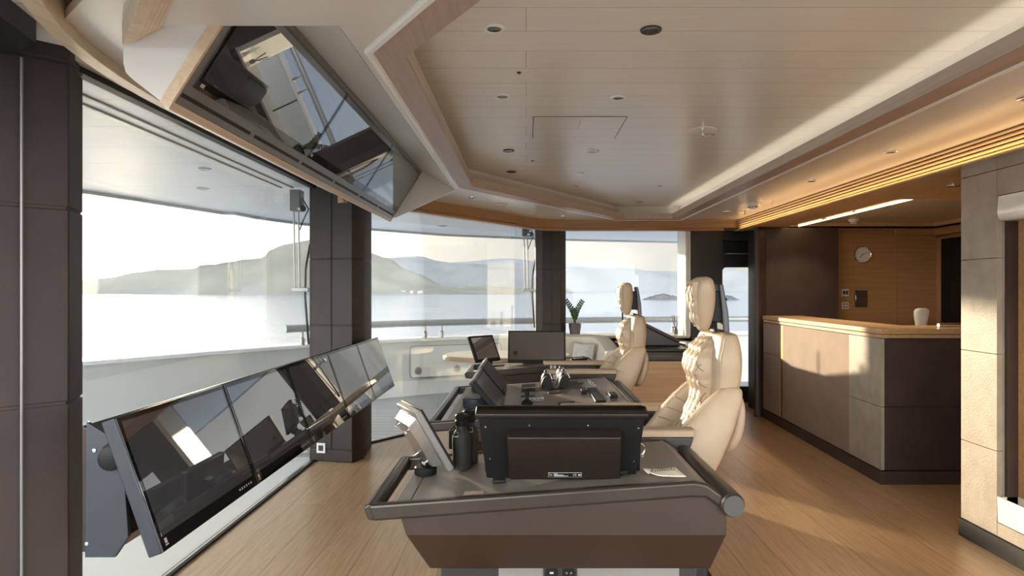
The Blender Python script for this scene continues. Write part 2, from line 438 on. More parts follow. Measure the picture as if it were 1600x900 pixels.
# deck overhead outside
OH = [(-5.0, 3.72), (-4.6, 4.6), (-3.95, 5.6), (-3.42, 7.25), (-3.30, 7.28), (-3.22, 7.75), (-2.9, 8.5), (-1.25, 10.1), (0.6, 11.0), (2.8, 11.6), (6.0, 12.0)]
oh = [(6.0, -1.6), (0.5, -1.6), (-0.4, -1.2), (-2.4, 0.8)] + mir(OH)[-4:-1] + OH  # unseen starboard overhang cut short to let more sky light in
wl = mir(GL_PORT)[:-1] + GL_PORT
inn = [(-1.66, 2.4), (-1.66, 5.0), (-1.40, 5.80), (0.14, 7.85), (0.5, 8.02), (1.95, 8.02), (6.0, 8.02)]
innf = [(6.0, -0.58), (1.95, -0.58), (0.5, -0.58), (0.14, -0.41), (-1.40, 1.64)] + inn
b = B()
poly = [(p[0], p[1]) for p in oh] + innf[::-1]
b.prism(poly, 'xy', 2.30, 2.46)
struct(b.obj('deck_overhead', 'oceil', smooth=False))
b = B()
for x in (-2.02, -2.12): b.box(x - 0.006, x + 0.006, 2.0, 5.55, 2.292, 2.301)
struct(b.obj('overhead_groove', 'leather', smooth=False))
b = B(); b.prism([(p[0] + 0.1, p[1]) for p in oh], 'xy', 2.47, 2.62)
struct(b.obj('roof', 'gelcap', smooth=False))
b = B(); b.sweep([(0.0, 2.27), (0.0, 2.47), (0.05, 2.47), (0.05, 2.27)], oh)
struct(b.obj('overhead_edge', 'rail'))

# ---- windows (panes) -------------------------------------------------------
def pane(name, a, c, z0, z1):
    a, c = Vector(a), Vector(c); d = c - a; n = Vector((-d.y, d.x)).normalized() * 0.012
    b = B(); b.frame((a.x, a.y, z0), (d.x, d.y, 0), (n.x, n.y, 0), (0, 0, z1 - z0))
    w = struct(b.obj(name, 'glass', smooth=False))
    f = B()
    dn = d.normalized(); nn = Vector((-dn.y, dn.x))
    def bar(z0, z1, o0, o1):
        p = a + nn * o0; q = nn * (o1 - o0)
        f.frame((p.x, p.y, z0), (d.x, d.y, 0), (q.x, q.y, 0), (0, 0, z1 - z0))
    bar(z1 - 0.005, z1 + 0.02, -0.02, 0.03)
    bar(z0 - 0.02, z0 - 0.006, -0.014, 0.026)
    fo = f.obj('window_frame', 'black_seam', w, smooth=False)
    return w
wins = [((-1.75, 2.42), (-1.75, 5.30), 0.02, 2.255), ((-1.50, 5.80), (0.13, 7.93), 0.02, ZH), ((0.46, 8.08), (1.97, 8.08), 0.86, ZH)]
for i, (a, c, z0, z1) in enumerate(wins):
    pane('window_%d' % (i + 1), a, c, z0, z1)
pane('window_4', (0.13, SYM - 7.93), (-1.50, SYM - 5.80), 0.02, ZH)
pane('window_5', (5.0, SYM - 8.08), (0.46, SYM - 8.08), 0.02, ZH)  # unseen window, widened and taken to the floor for more fill light
# thin grey head channel above the panes
b = B()
for pth in ([(-1.50, 5.80), (0.12, 7.95), (0.50, 8.10), (1.95, 8.10)], [(1.95, SYM - 8.10), (0.50, SYM - 8.10), (0.12, SYM - 7.95), (-1.50, SYM - 5.80)]):
    b.sweep([(-0.03, ZH + 0.022), (-0.03, 2.30), (0.05, 2.30), (0.05, ZH + 0.022)], pth)
b.sweep([(-0.04, 2.277), (-0.04, 2.33), (0.05, 2.33), (0.05, 2.277)], [(-1.75, 2.42), (-1.75, 5.4)])
struct(b.obj('trim_1', 'white'))
# wall under the far and near side windows
for k, (y0, y1) in enumerate([(7.98, 8.14)]):
    b = B(); b.box(0.45, 2.0, y0, y1, 0, 0.84)
    struct(b.obj('wall_%s_sill' % ('port', 'starboard')[k], 'leather', smooth=False))
    b = B(); b.box(0.42, 1.96, min(y0, y1) - (0.34 if k == 0 else 0.0), max(y0, y1) + (0.0 if k == 0 else 0.34), 0.84, 0.87)
    struct(b.obj('trim_%d' % (2 + k), 'white', bevel=0.004))

# ---- columns ---------------------------------------------------------------
def column(name, pts, zs, m='leather', z0=0.0, z1=2.26, gap=0.005):
    b = B()
    c = sum((Vector(p) for p in pts), Vector((0, 0))) / len(pts)
    core = [(c + (Vector(p) - c) * 0.985) for p in pts]
    zz = [z0] + list(zs) + [z1]
    for a, d in zip(zz, zz[1:]):
        b.prism(pts, 'xy', a + gap / 2, d - gap / 2)
    b.prism(core, 'xy', z0, z1)
    return struct(b.obj(name, m, bevel=0.006))
# column between the first and second port windows, and its starboard twin
COLB = [(-1.79, 5.285), (-1.415, 5.205), (-1.355, 5.345), (-1.40, 5.80), (-1.56, 5.90), (-1.79, 5.50)]
column('column_port', COLB, [0.10, 1.12, 1.665])
# near left column: broad face, chamfer, long side
COLA = [(-1.745, 2.52), (-1.685, 2.36), (-1.83, 2.215), (-2.40, 1.66), (-2.55, 1.8), (-1.81, 2.54)]
column('column_near', COLA, [0.10, 0.99, 1.705, 2.24], z1=2.46)
b = B(); b.tube([(-1.771, 2.247, 0.1), (-1.771, 2.247, 2.22)], 0.005, 10)
struct(b.obj('trim_4', 'grey_frame'))
COLC = [(0.115, 7.80), (0.20, 7.74), (0.42, 7.74), (0.485, 7.82), (0.50, 8.12), (0.11, 8.02)]
column('column_bow', COLC, [0.10, 1.0, 1.665])
column('column_starboard', mir(COLC), [0.10, 1.0, 1.665])
b = B(); b.prism([(-1.92, 2.32), (-1.63, 2.13), (-1.50, 1.60), (-2.05, 1.60)], 'xy', 2.225, 2.50)
struct(b.obj('wall_left_lintel', 'charcoal', smooth=False))
# joint line down the column faces
b = B(); b.box(-1.60, -1.594, 5.238, 5.252, 0.1, 2.2); b.box(0.305, 0.311, 7.734, 7.742, 0.1, 2.2)
struct(b.obj('trim_5', 'black_seam', smooth=False))
# sunlit deep reveal beside the far window
b = B(); b.panels((1.95, 7.70), (1.95, 8.12), [0.86, 1.0, 1.75, 2.22], [0, 1], 0.03, 0.003); b.box(1.952, 1.98, 7.7, 8.12, 0.86, 2.24)
struct(b.obj('wall_window_reveal', 'white', smooth=False))

# ---- far wall, door --------------------------------------------------------
b = B(); b.box(1.985, 2.36, 7.69, 8.25, 0.0, 2.25); b.box(2.36, 2.92, 7.72, 8.25, 2.02, 2.25)
struct(b.obj('wall_port', 'charcoal', smooth=False))
# door in the recess: frame, rounded pane, bottom kick panel, top rail
DY = 8.05
b = B()
b.box(2.361, 2.47, DY, DY + 0.05, 0.0, 2.02); b.box(2.47, 2.92, DY, DY + 0.05, 1.70, 2.02); b.box(2.47, 2.92, DY, DY + 0.05, 0.0, 0.20)
door = struct(b.obj('door_1', 'charcoal', smooth=False))
b = B(); b.box(2.45, 2.92, DY + 0.03, DY + 0.045, 0.2, 1.72); b.obj('pane', 'glass', door, smooth=False)
b = B(); b.tube([(2.50, DY - 0.03, 1.875), (2.90, DY - 0.03, 1.875)], 0.012, 12); b.box(2.50, 2.52, DY - 0.03, DY, 1.868, 1.882); b.box(2.88, 2.90, DY - 0.03, DY, 1.868, 1.882)
b.obj('door_rail', 'chrome', door)
b = B()
for cx, sx in ((2.47, 1),):
    pts = [(cx, 1.70), (cx, 1.65)] + [(cx + 0.05 - 0.05 * math.cos(t * math.pi / 12), 1.65 + 0.05 * math.sin(t * math.pi / 12)) for t in range(1, 7)]
    b.prism(pts, 'xz', DY + 0.002, DY + 0.03)
b.obj('corner_fillet', 'charcoal', door, smooth=False)
# tall dark column and dark panel wall right of the door
b = B(); b.prism(smooth_path([(2.84, 7.98), (2.545, 7.14), (2.60, 7.12), (2.70, 7.20), (2.95, 7.98)], 0.03, 4), 'xy', 0.0, 2.118)
struct(b.obj('wall_door_side', 'leather_dark'))
b = B(); b.panels((3.52, 7.24), (2.70, 7.24), [0.0, 1.06, 2.118], [0, 1], 0.03); b.box(2.69, 3.52, 7.25, 7.75, 0, 2.118)
struct(b.obj('wall_back_panel', 'leather_dark', smooth=False))
# oak wall behind the bar
b = B(); b.panels((4.80, 7.52), (3.52, 7.52), [0.0, 2.06], [0, 0.36, 1], 0.03, 0.003); b.box(3.50, 4.85, 7.53, 7.75, 0, 2.118)
b.panels((4.83, 3.6), (4.83, 7.52), [0.0, 2.02], [0, 0.5, 0.75, 1], 0.03, 0.003); b.box(4.84, 5.0, 3.4, 7.75, 0, 2.118)
b.box(4.3, 4.80, 7.44, 7.49, 2.05, 2.118); b.box(4.74, 4.80, 3.6, 7.49, 2.05, 2.118)
struct(b.obj('wall_bar_back', 'wall_wood', smooth=False))
b = B(); b.box(4.770, 4.80, 6.97, 7.36, 0.1, 2.0)
d2 = struct(b.obj('door_2', 'black', bevel=0.004))

# ---- right wall: pillar with niche -----------------------------------------
b = B(); b.panels((2.53, 3.397), (2.53, 3.68), [0.10, 0.55, 1.065, 1.577, 2.045, 2.118], [0, 1], 0.03, 0.004)
b.box(2.532, 2.95, 3.40, 3.68, 0.0, 2.118)
b.panels((2.53, 1.4), (2.53, 3.397), [1.905, 2.045, 2.118], [0, 0.5, 1], 0.03, 0.004); b.box(2.532, 2.95, 1.4, 3.4, 1.905, 2.118)
b.panels((2.53, 1.4), (2.53, 3.397), [0.10, 0.175], [0, 0.5, 1], 0.03, 0.004); b.box(2.532, 2.95, 1.4, 3.4, 0.0, 0.175)
struct(b.obj('wall_right', 'leather_grey', smooth=False))
b = B(); b.box(2.54, 2.61, 3.380, 3.396, 0.18, 1.77)
struct(b.obj('wall_niche_side', 'leather_dark', smooth=False))
b = B(); b.box(2.60, 2.66, 1.4, 3.385, 0.17, 1.80)
struct(b.obj('wall_niche_back', 'wall_wood', smooth=False))
b = B(); b.box(2.95, 5.0, 3.4, 3.6, 0, 2.118)
struct(b.obj('wall_starboard', 'leather_grey', smooth=False))
b = B(); b.box(2.488, 2.532, 1.4, 3.683, 0.0, 0.098)
struct(b.obj('baseboard_right', 'charcoal', smooth=False))
# ---- ceilings --------------------------------------------------------------
COF = [(-0.56, 2.26), (1.06, -0.15), (1.84, -0.15), (1.84, 7.59), (1.06, 7.59), (-0.56, 5.18)]   # CCW outer outline of the coffer frame
def sheet(b, pts, z0, z1): b.prism(pts, 'xy', z0, z1)
b = B()
sheet(b, [(1.84, -0.21), (2.525, -0.21), (2.525, 7.66), (1.84, 7.66)], ZS, ZS + 0.03)
far = [(-1.50, 5.412), (-0.56, 5.412), (-0.56, 5.18), (1.06, 7.59), (1.84, 7.59), (1.84, 7.66), (0.20, 7.66), (-1.06, 5.78)]
sheet(b, far, ZS, ZS + 0.03)
near = [(-1.50, 2.05)] + [(-1.06, 1.66), (0.20, -0.22), (1.84, -0.22), (1.84, -0.15), (1.06, -0.15), (-0.56, 2.26), (-0.56, 2.05)]
sheet(b, near, ZS, ZS + 0.03)
sheet(b, [(-0.598, 2.052), (-0.56, 2.052), (-0.56, 5.412), (-0.598, 5.412)], ZS, ZS + 0.03)
sheet(b, [(-1.53, 2.05), (-1.29, 2.05), (-1.29, 5.38), (-1.53, 5.38)], ZS, ZS + 0.03)
struct(b.obj('ceiling_soffit', 'soffit', smooth=False))
# sloped recess panel over the displays and its end cheeks
b = B()
b.prism([(-0.60, 2.25), (-0.60, 2.30), (-0.84, 2.44), (-0.875, 2.405)], 'xz', 2.05, 5.38)
b.prism([(-1.29, 2.262), (-1.29, 2.45), (-0.60, 2.45), (-0.60, 2.262)], 'xz', 2.02, 2.045)
b.prism([(-1.29, 2.25), (-1.13, 2.02), (-1.10, 2.02), (-0.60, 2.25), (-0.60, 2.45), (-1.29, 2.45)], 'xz', 5.38, 5.41)
struct(b.obj('ceiling_recess', 'soffit', smooth=False))
b = B(); b.prism([(-0.5, 2.2), (1.1, -0.2), (1.9, -0.2), (1.9, 7.64), (1.1, 7.64), (-0.5, 5.24)], 'xy', ZC, ZC + 0.03)
struct(b.obj('ceiling', 'ceil', smooth=False))
# coffer frame: rounded white lip, flat underside in a shaded oak tone, inner face painted paler as sunlit oak, cove up to the boards
b = B(); b.sweep([(-0.012, ZS + 0.02), (-0.012, ZS - 0.008), (-0.004, ZS - 0.014), (0.012, ZS - 0.014), (0.02, ZS - 0.008), (0.02, ZS + 0.02)], COF, True)
struct(b.obj('trim_6', 'cove'))
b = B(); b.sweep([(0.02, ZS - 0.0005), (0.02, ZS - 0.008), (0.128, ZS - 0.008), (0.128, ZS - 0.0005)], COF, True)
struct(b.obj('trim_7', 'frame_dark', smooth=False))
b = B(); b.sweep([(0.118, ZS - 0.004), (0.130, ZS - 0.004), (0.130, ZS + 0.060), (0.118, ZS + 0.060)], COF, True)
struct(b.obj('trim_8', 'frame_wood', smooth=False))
b = B(); prof = [(0.119, ZS + 0.012), (0.062, ZS + 0.012)] + [(0.056 - 0.004 * t, ZS + 0.03 + 0.022 * t) for t in range(6)] + [(0.040, ZC - 0.004), (0.036, ZC + 0.02), (0.01, ZC + 0.02), (0.01, ZS - 0.0), (0.119, ZS - 0.0)]
b.sweep(prof, COF, True)
struct(b.obj('trim_9', 'cove', ang=50))
# cove light strips lying in the gutter behind the oak lip, shining up
def cove_light(a, c, off, power):
    a, c = Vector(a), Vector(c); d = (c - a); ln = d.length; d.normalize(); n = Vector((-d.y, d.x))
    m = (a + c) / 2 + n * off
    ld = bpy.data.lights.new('cove_strip', 'AREA'); ld.shape = 'RECTANGLE'; ld.size = ln - 0.25; ld.size_y = 0.02; ld.energy = power * ln; ld.color = (1.0, 0.90, 0.76)
    o = bpy.data.objects.new('cove_strip', ld); C.objects.link(o); o.location = (m.x, m.y, ZS + 0.022)
    x = Vector((d.x, d.y, 0)); z = Vector((-n.x * 0.25, -n.y * 0.25, -1)).normalized(); y = z.cross(x).normalized(); z = x.cross(y)
    o.rotation_euler = Matrix((x, y, z)).transposed().to_euler()
cove_light(COF[2], COF[3], 0.092, 0.20)
# pelmet in honey oak running along the curved and far windows
pel = smooth_path([(-1.50, 5.20), (-1.05, 5.77), (0.21, 7.65), (2.52, 7.65)], 0.35, 7)
pelp = [(-0.012, ZS + 0.02), (-0.012, ZB + 0.05), (-0.03, ZB + 0.05), (-0.03, ZB + 0.035), (-0.012, ZB + 0.035), (-0.012, ZB + 0.02), (-0.03, ZB + 0.02), (-0.03, ZB), (0.05, ZB), (0.05, ZS + 0.02)]
b = B(); b.sweep(pelp, pel)
struct(b.obj('trim_10', 'pelmet', ang=25))
# low pelmet along the first window, coloured pale for the window light on it, curving away by the near column
b = B(); b.sweep([(-0.012, ZS + 0.05), (-0.012, ZS - 0.035), (-0.02, ZS - 0.035), (-0.02, ZS - 0.05), (0.03, ZS - 0.05), (0.03, ZS + 0.05)], smooth_path([(0.21, -0.50), (-1.00, 1.15), (-1.56, 2.10), (-1.56, 5.22)], 0.7, 9))
struct(b.obj('trim_13', 'pale_oak', ang=25))
# stepped reeded cornice end beside the overhead housing
prof = [(0.0, ZS + 0.02)]
for k in range(5):
    o = -0.014 * k
    prof += [(o - 0.002, ZS - 0.055 + 0.010 * k), (o - 0.010, ZS - 0.052 + 0.010 * k)]
prof += [(-0.075, ZS + 0.02)]
b = B(); b.sweep([(0.03, ZS + 0.02), (0.03, ZS - 0.07)] + prof[1:], smooth_path([(0.35, -0.30), (-0.92, 1.62), (-1.255, 2.045)], 0.3, 6))
struct(b.obj('trim_14', 'pale_oak', ang=25))
# dark ceiling of the blind box behind the pelmet
b = B()
outl = [(-1.76, 3.72), (-1.76, 5.3), (-1.42, 5.85), (0.12, 7.9), (0.5, 8.06), (2.0, 8.06), (2.9, 8.06)]
b.prism(smooth_path(mir(outl)[:-1] + outl, 0.05, 2) + [(p[0], p[1]) for p in (mir(PEL_PORT)[:-1] + PEL_PORT)][::-1], 'xy', ZS + 0.06, ZS + 0.075)
struct(b.obj('ceiling_blind_box', 'white', smooth=False))
# reeded cornice down the right side
prof = [(0.0, ZS + 0.02), (0.0, ZS - 0.004)]
nre = 5; hh = (ZS - 0.006 - ZB - 0.004) / nre
for k in range(nre):
    zt = ZS - 0.006 - k * hh
    prof += [(0.0, zt - 0.001), (0.020, zt - 0.002), (0.026, zt - hh * 0.25), (0.026, zt - hh * 0.55), (0.020, zt - hh * 0.76), (0.0, zt - hh * 0.78), (0.0, zt - hh + 0.001)]
prof += [(0.0, ZB + 0.004), (0.060, ZB + 0.003), (0.060, ZB - 0.006), (-0.04, ZB - 0.006), (-0.04, ZS + 0.02)]
b = B(); b.sweep(prof, [(2.535, -0.5), (2.535, 7.62)])
struct(b.obj('trim_11', 'reed', ang=30))
ld = bpy.data.lights.new('cornice_strip', 'AREA'); ld.shape = 'RECTANGLE'; ld.size = 7.4; ld.size_y = 0.012; ld.energy = 3.2; ld.color = (1.0, 0.66, 0.32)
o = bpy.data.objects.new('cornice_strip', ld); C.objects.link(o); o.location = (2.490, 3.8, ZB + 0.007); o.rotation_euler = (R(180), 0, R(90))
# oak deckhead over the bar, with a raised panel
b = B()
b.prism([(2.53, -0.9), (5.0, -0.9), (5.0, 5.03), (2.53, 5.03)], 'xy', ZB, ZB + 0.03)
b.box(2.53, 2.91, 5.03, 7.66, ZB, ZB + 0.03); b.box(4.72, 5.0, 5.03, 7.66, ZB, ZB + 0.03); b.box(2.91, 4.72, 7.40, 7.66, ZB, ZB + 0.03)
b.box(2.91, 4.72, 5.0, 5.03, ZB + 0.03, ZB + 0.16); b.box(2.90, 2.93, 5.03, 7.4, ZB + 0.03, ZB + 0.16)
b.box(2.95, 3.13, 5.14, 7.36, ZB + 0.035, ZB + 0.06)
b.box(2.9, 5.0, 5.0, 7.75, 2.26, 2.30); b.box(2.9, 5.0, 7.40, 7.75, 2.0 + 0.125, 2.26); b.box(4.72, 5.0, 5.0, 7.75, 2.125, 2.26)
struct(b.obj('ceiling_bar', 'bar_ceil', smooth=False))
b = B(); b.box(3.13, 4.72, 5.03, 7.40, ZB + 0.07, ZB + 0.10)
struct(b.obj('ceiling_bar_panel', 'soffit', smooth=False))
b = B(); b.box(2.36, 2.54, 7.6, 8.06, 2.118, 2.15); b.box(2.5, 3.0, 7.6, 8.1, 2.118, 2.15)
struct(b.obj('ceiling_door_recess', 'charcoal', smooth=False))

# ---- the sea, islands and hills --------------------------------------------
sea = bpy.data.materials.new('sea_water'); sea.use_nodes = True
t = sea.node_tree; p = t.nodes['Principled BSDF']
p.inputs['Base Color'].default_value = (0.15, 0.185, 0.225, 1); p.inputs['Roughness'].default_value = 0.13; p.inputs['IOR'].default_value = 1.33
tc = t.nodes.new('ShaderNodeTexCoord'); mp = t.nodes.new('ShaderNodeMapping'); mp.inputs['Scale'].default_value = (0.30, 0.9, 1)
t.links.new(tc.outputs['Object'], mp.inputs[0])
n1 = t.nodes.new('ShaderNodeTexNoise'); n1.inputs['Scale'].default_value = 0.35; n1.inputs['Detail'].default_value = 6
t.links.new(mp.outputs[0], n1.inputs['Vector'])
bp = t.nodes.new('ShaderNodeBump'); bp.inputs['Strength'].default_value = 0.35; bp.inputs['Distance'].default_value = 0.4
t.links.new(n1.outputs['Fac'], bp.inputs['Height']); t.links.new(bp.outputs[0], p.inputs['Normal'])
MATS['sea'] = sea; M['sea'] = sea
SEA = -9.0
b = B(); b.face([(-30000, -20000, SEA), (30000, -20000, SEA), (30000, 40000, SEA), (-30000, 40000, SEA)])
struct(b.obj('sea', 'sea', smooth=False))

M['hill_near'] = mat('hazy_green_hill', (0.165, 0.155, 0.125), 0.95, var=0.18, scale=0.004, spec=0.0)  # haze is put into the hill colours, paler with distance
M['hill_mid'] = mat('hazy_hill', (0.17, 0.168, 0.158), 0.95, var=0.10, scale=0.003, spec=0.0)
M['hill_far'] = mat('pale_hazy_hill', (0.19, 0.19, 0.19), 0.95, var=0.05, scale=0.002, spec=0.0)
M['villa'] = mat('villa_wall', (0.26, 0.25, 0.23), 0.8, var=0.05)
M['rock'] = mat('dark_rock', (0.075, 0.07, 0.066), 0.95, var=0.3, scale=0.05, spec=0.0)
def ridge(name, m, D, pts, depth, seed, jag=0.03):
    """a range of hills: silhouette given as (tangent of bearing, tangent of height) at distance D, with slopes before and behind"""
    rnd = random.Random(seed)
    b = B(); xs = []; k = 0
    n = 90
    t0, t1 = pts[0][0], pts[-1][0]
    prof = []
    for i in range(n + 1):
        tx = t0 + (t1 - t0) * i / n
        while k < len(pts) - 2 and tx > pts[k + 1][0]: k += 1
        a, c = pts[k], pts[k + 1]
        f = (tx - a[0]) / (c[0] - a[0]); f = f * f * (3 - 2 * f) * 0.5 + f * 0.5
        prof.append((tx, a[1] + (c[1] - a[1]) * f))
    rows = 9; R_ = []
    ph = [rnd.random() * 6 for _ in range(6)]
    for j in range(rows + 1):
        g = j / rows
        if g <= 0.6: u = g / 0.6; hfac = math.sin(u * math.pi / 2) ** 1.2
        else: u = (g - 0.6) / 0.4; hfac = math.cos(u * math.pi / 2)
        row = []
        for i, (tx, th) in enumerate(prof):
            hz = (1.4 + th * D - SEA) * hfac
            rough = (math.sin(i * 0.9 + ph[0] + j * 1.3) + math.sin(i * 2.1 + ph[1] - j * 2.2) * 0.6 + math.sin(i * 3.7 + ph[2]) * 0.4)
            hz *= 1 + jag * rough * (0.5 if abs(g - 0.6) < 0.05 else 1.2)
            y = D + (g - 0.6) * depth + depth * 0.06 * math.sin(i * 0.5 + ph[3] + j)
            row.append((tx * D, y, SEA - 1.0 + max(0, hz)))
        R_.append(row)
    b.rings(R_, False, False, closed=False)
    return b.obj(name, m, smooth=True, ang=60)
def T(px, py): return ((px - 822) / 1000.0, (455 - py) / 1000.0)
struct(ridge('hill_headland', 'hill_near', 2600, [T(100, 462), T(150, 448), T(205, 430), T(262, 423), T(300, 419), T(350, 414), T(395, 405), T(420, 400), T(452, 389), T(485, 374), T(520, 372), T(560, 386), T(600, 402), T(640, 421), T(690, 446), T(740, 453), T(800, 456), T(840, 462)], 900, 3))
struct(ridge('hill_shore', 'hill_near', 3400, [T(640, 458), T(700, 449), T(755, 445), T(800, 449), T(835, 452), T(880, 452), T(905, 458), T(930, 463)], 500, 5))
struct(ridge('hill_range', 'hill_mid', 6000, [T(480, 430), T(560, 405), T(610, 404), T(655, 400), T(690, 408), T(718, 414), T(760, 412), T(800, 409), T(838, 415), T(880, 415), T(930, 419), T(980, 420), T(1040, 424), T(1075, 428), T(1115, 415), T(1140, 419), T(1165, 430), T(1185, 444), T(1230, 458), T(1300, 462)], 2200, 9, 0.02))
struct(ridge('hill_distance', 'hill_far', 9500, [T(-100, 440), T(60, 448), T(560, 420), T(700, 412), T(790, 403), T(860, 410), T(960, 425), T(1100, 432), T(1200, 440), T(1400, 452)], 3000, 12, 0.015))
def island(x0, x1, tops, D, label, seed):
    rnd = random.Random(seed); n = 26; b = B(); R_ = []
    for j in range(7):
        g = j / 6; h = math.sin(g * math.pi) ** 0.7; row = []
        for i in range(n + 1):
            f = i / n; px = x0 + (x1 - x0) * f
            k = f * (len(tops) - 1); a = min(int(k), len(tops) - 2); th = tops[a] + (tops[a + 1] - tops[a]) * (k - a)
            top = (455 - th) / 1000 * D + 1.4 - SEA
            row.append(((px - 822) / 1000 * D, D + (g - 0.5) * D * 0.05, SEA - 0.5 + max(0.0, top) * h * (1 + 0.18 * rnd.uniform(-1, 1))))
        R_.append(row)
    b.rings(R_, False, False, closed=False)
    o = b.obj('rocky_island', 'rock', ang=20)
    tag(o, label, 'island')
island(1006, 1064, [467, 463, 460.5, 459, 459.5, 462, 464], 780, 'low dark rocky island in the sea beyond the far window', 1)
island(1130, 1160, [463, 461, 462, 466, 469, 470], 760, 'small dark rock islet seen through the door pane', 2)
# white villas on the shore below the headland
for k, (px, w) in enumerate([(596, 7), (612, 9), (626, 8), (640, 6), (652, 9)]):
    D = 2150; b = B(); x = (px - 822) / 1000 * D; ww = w / 1000 * D
    b.box(x, x + ww, D, D + 10, SEA + 1, SEA + 10); b.prism([(x - 1, SEA + 10), (x + ww / 2, SEA + 13), (x + ww + 1, SEA + 10)], 'xz', D - 1, D + 11)
    tag(b.obj('villa', 'villa', smooth=False), 'tiny pale building on the far shore at the foot of the headland', 'building', 'buildings on the far shore')

# ---- outside deck fittings -------------------------------------------------
rp = [(-3.0, 7.95), (-2.5, 8.62), (-1.85, 9.30), (0.0, 10.16), (2.2, 10.66), (5.5, 10.96), (8.0, 11.0)]
rp = smooth_path(rp, 0.8, 6)
rail = thing('deck_rail', 'grey tubular handrail on short paired posts above the bulwark outside', 'railing', (rp[0][0], rp[0][1], 0.72))
b = B(); b.tube([(p[0], p[1], 0.93) for p in rp], 0.05, 14)
b.obj('handrail', 'rail', rail)
def along(path, s):
    for a, c in zip(path, path[1:]):
        l = (Vector(c) - Vector(a)).length
        if s <= l: return Vector(a) + (Vector(c) - Vector(a)) * s / l
        s -= l
    return Vector(path[-1])
for s0 in (0.25, 2.15, 4.35, 6.3, 8.2):
    for ds in (0, 0.26):
        q = along(rp, s0 + ds)
        b = B(); b.lathe([(0.035, 0.715), (0.035, 0.79), (0.028, 0.80), (0.018, 0.81), (0.018, 0.90)], (q.x, q.y, 0))
        b.obj('rail_post', 'steel', rail)
# lockers in the bulwark with three round latches
def bul_frame(px0, px1):
    pass
hat = thing('bulwark_locker', 'wide pale locker door with round latches let into the bulwark outside', 'locker', (-1.2, 9.55, 0.0))
p0, p1 = Vector((-1.72, 9.36)), Vector((-0.42, 9.95)); d = (p1 - p0); ln = d.length; d.normalize(); nn = Vector((d.y, -d.x))
def onb(s, z, o): q = p0 + d * s + nn * o; return (q.x, q.y, z)
rr = 0.05; pl = []
for cx, cz, a0 in ((rr, 0.14 + rr, 180), (ln - rr, 0.14 + rr, 270), (ln - rr, 0.60 - rr, 0), (rr, 0.60 - rr, 90)):
    for k in range(5): a = R(a0 + k * 22.5); pl.append((cx + rr * math.cos(a), cz + rr * math.sin(a)))
b = B(); b.rings([[onb(s, z, 0.06) for s, z in pl], [onb(s, z, 0.09) for s, z in pl]]); b.obj('locker_door', 'gelcoat', hat, bevel=0.004)
b = B(); b.tube([onb(s, z, 0.092) for s, z in pl], 0.004, 6, closed=True); b.obj('seal', 'black_seam', hat)
for s in (0.12, 0.72, 1.30):
    b = B(); q = onb(s, 0.24, 0.088); b.lathe([(0.055, 0), (0.055, 0.008), (0.045, 0.012), (0.02, 0.012), (0.02, 0.02), (0.0, 0.02)], q, (nn.x, nn.y, 0), 20)
    b.obj('latch', 'steel', hat)

def wiper(label, X, Y, dx, dy):
    r = thing('window_wiper', label, 'wiper', (X, Y, ZH + 0.06))
    b = B(); b.box(X - 0.045, X + 0.045, Y - 0.05, Y + 0.05, 2.08, 2.26); b.obj('motor_box', 'grey_frame', r, bevel=0.006)
    b = B(); b.cyl((X + 0.03, Y - 0.02, 2.1), (X + 0.07, Y - 0.05, 2.1), 0.03, 14); b.obj('pivot', 'steel', r)
    for s in (-1, 1):
        b = B(); b.tube([(X + 0.02 * s, Y - 0.02, 2.1), (X + 0.02 * s + 0.01, Y - 0.02, 1.43)], 0.008, 8); b.obj('arm', 'rail', r)
    b = B(); b.box(X - 0.03, X + 0.11, Y - 0.04, Y - 0.01, 1.395, 1.43); b.obj('blade_joint', 'rail', r, bevel=0.004)
    b = B(); b.tube([(X + 0.10 + dx, Y - 0.025, 1.80), (X + 0.085, Y - 0.03, 1.6), (X + 0.08, Y - 0.03, 1.35), (X + 0.10 + dx * 0.5, Y - 0.03, 0.95)], 0.010, 8); b.obj('blade', 'rubber', r)
    b = B(); b.tube([(X + 0.04, Y, 2.20), (X + 0.10, Y, 2.10), (X + 0.06, Y - 0.02, 2.0), (X + 0.03, Y - 0.02, 1.92)], 0.006, 8); b.obj('hose', 'rubber', r)
wiper('grey wiper with twin arms hanging outside the first window beside the column', -1.955, 5.46, 0.02, 0)
wiper('grey wiper with twin arms hanging outside the curved window by the bow column', -0.005, 7.93, 0.02, 0)

# ================================================================ FURNITURE AND CONSOLES
def topz(x): return 0.76 + 0.0707 * (x + 0.47)

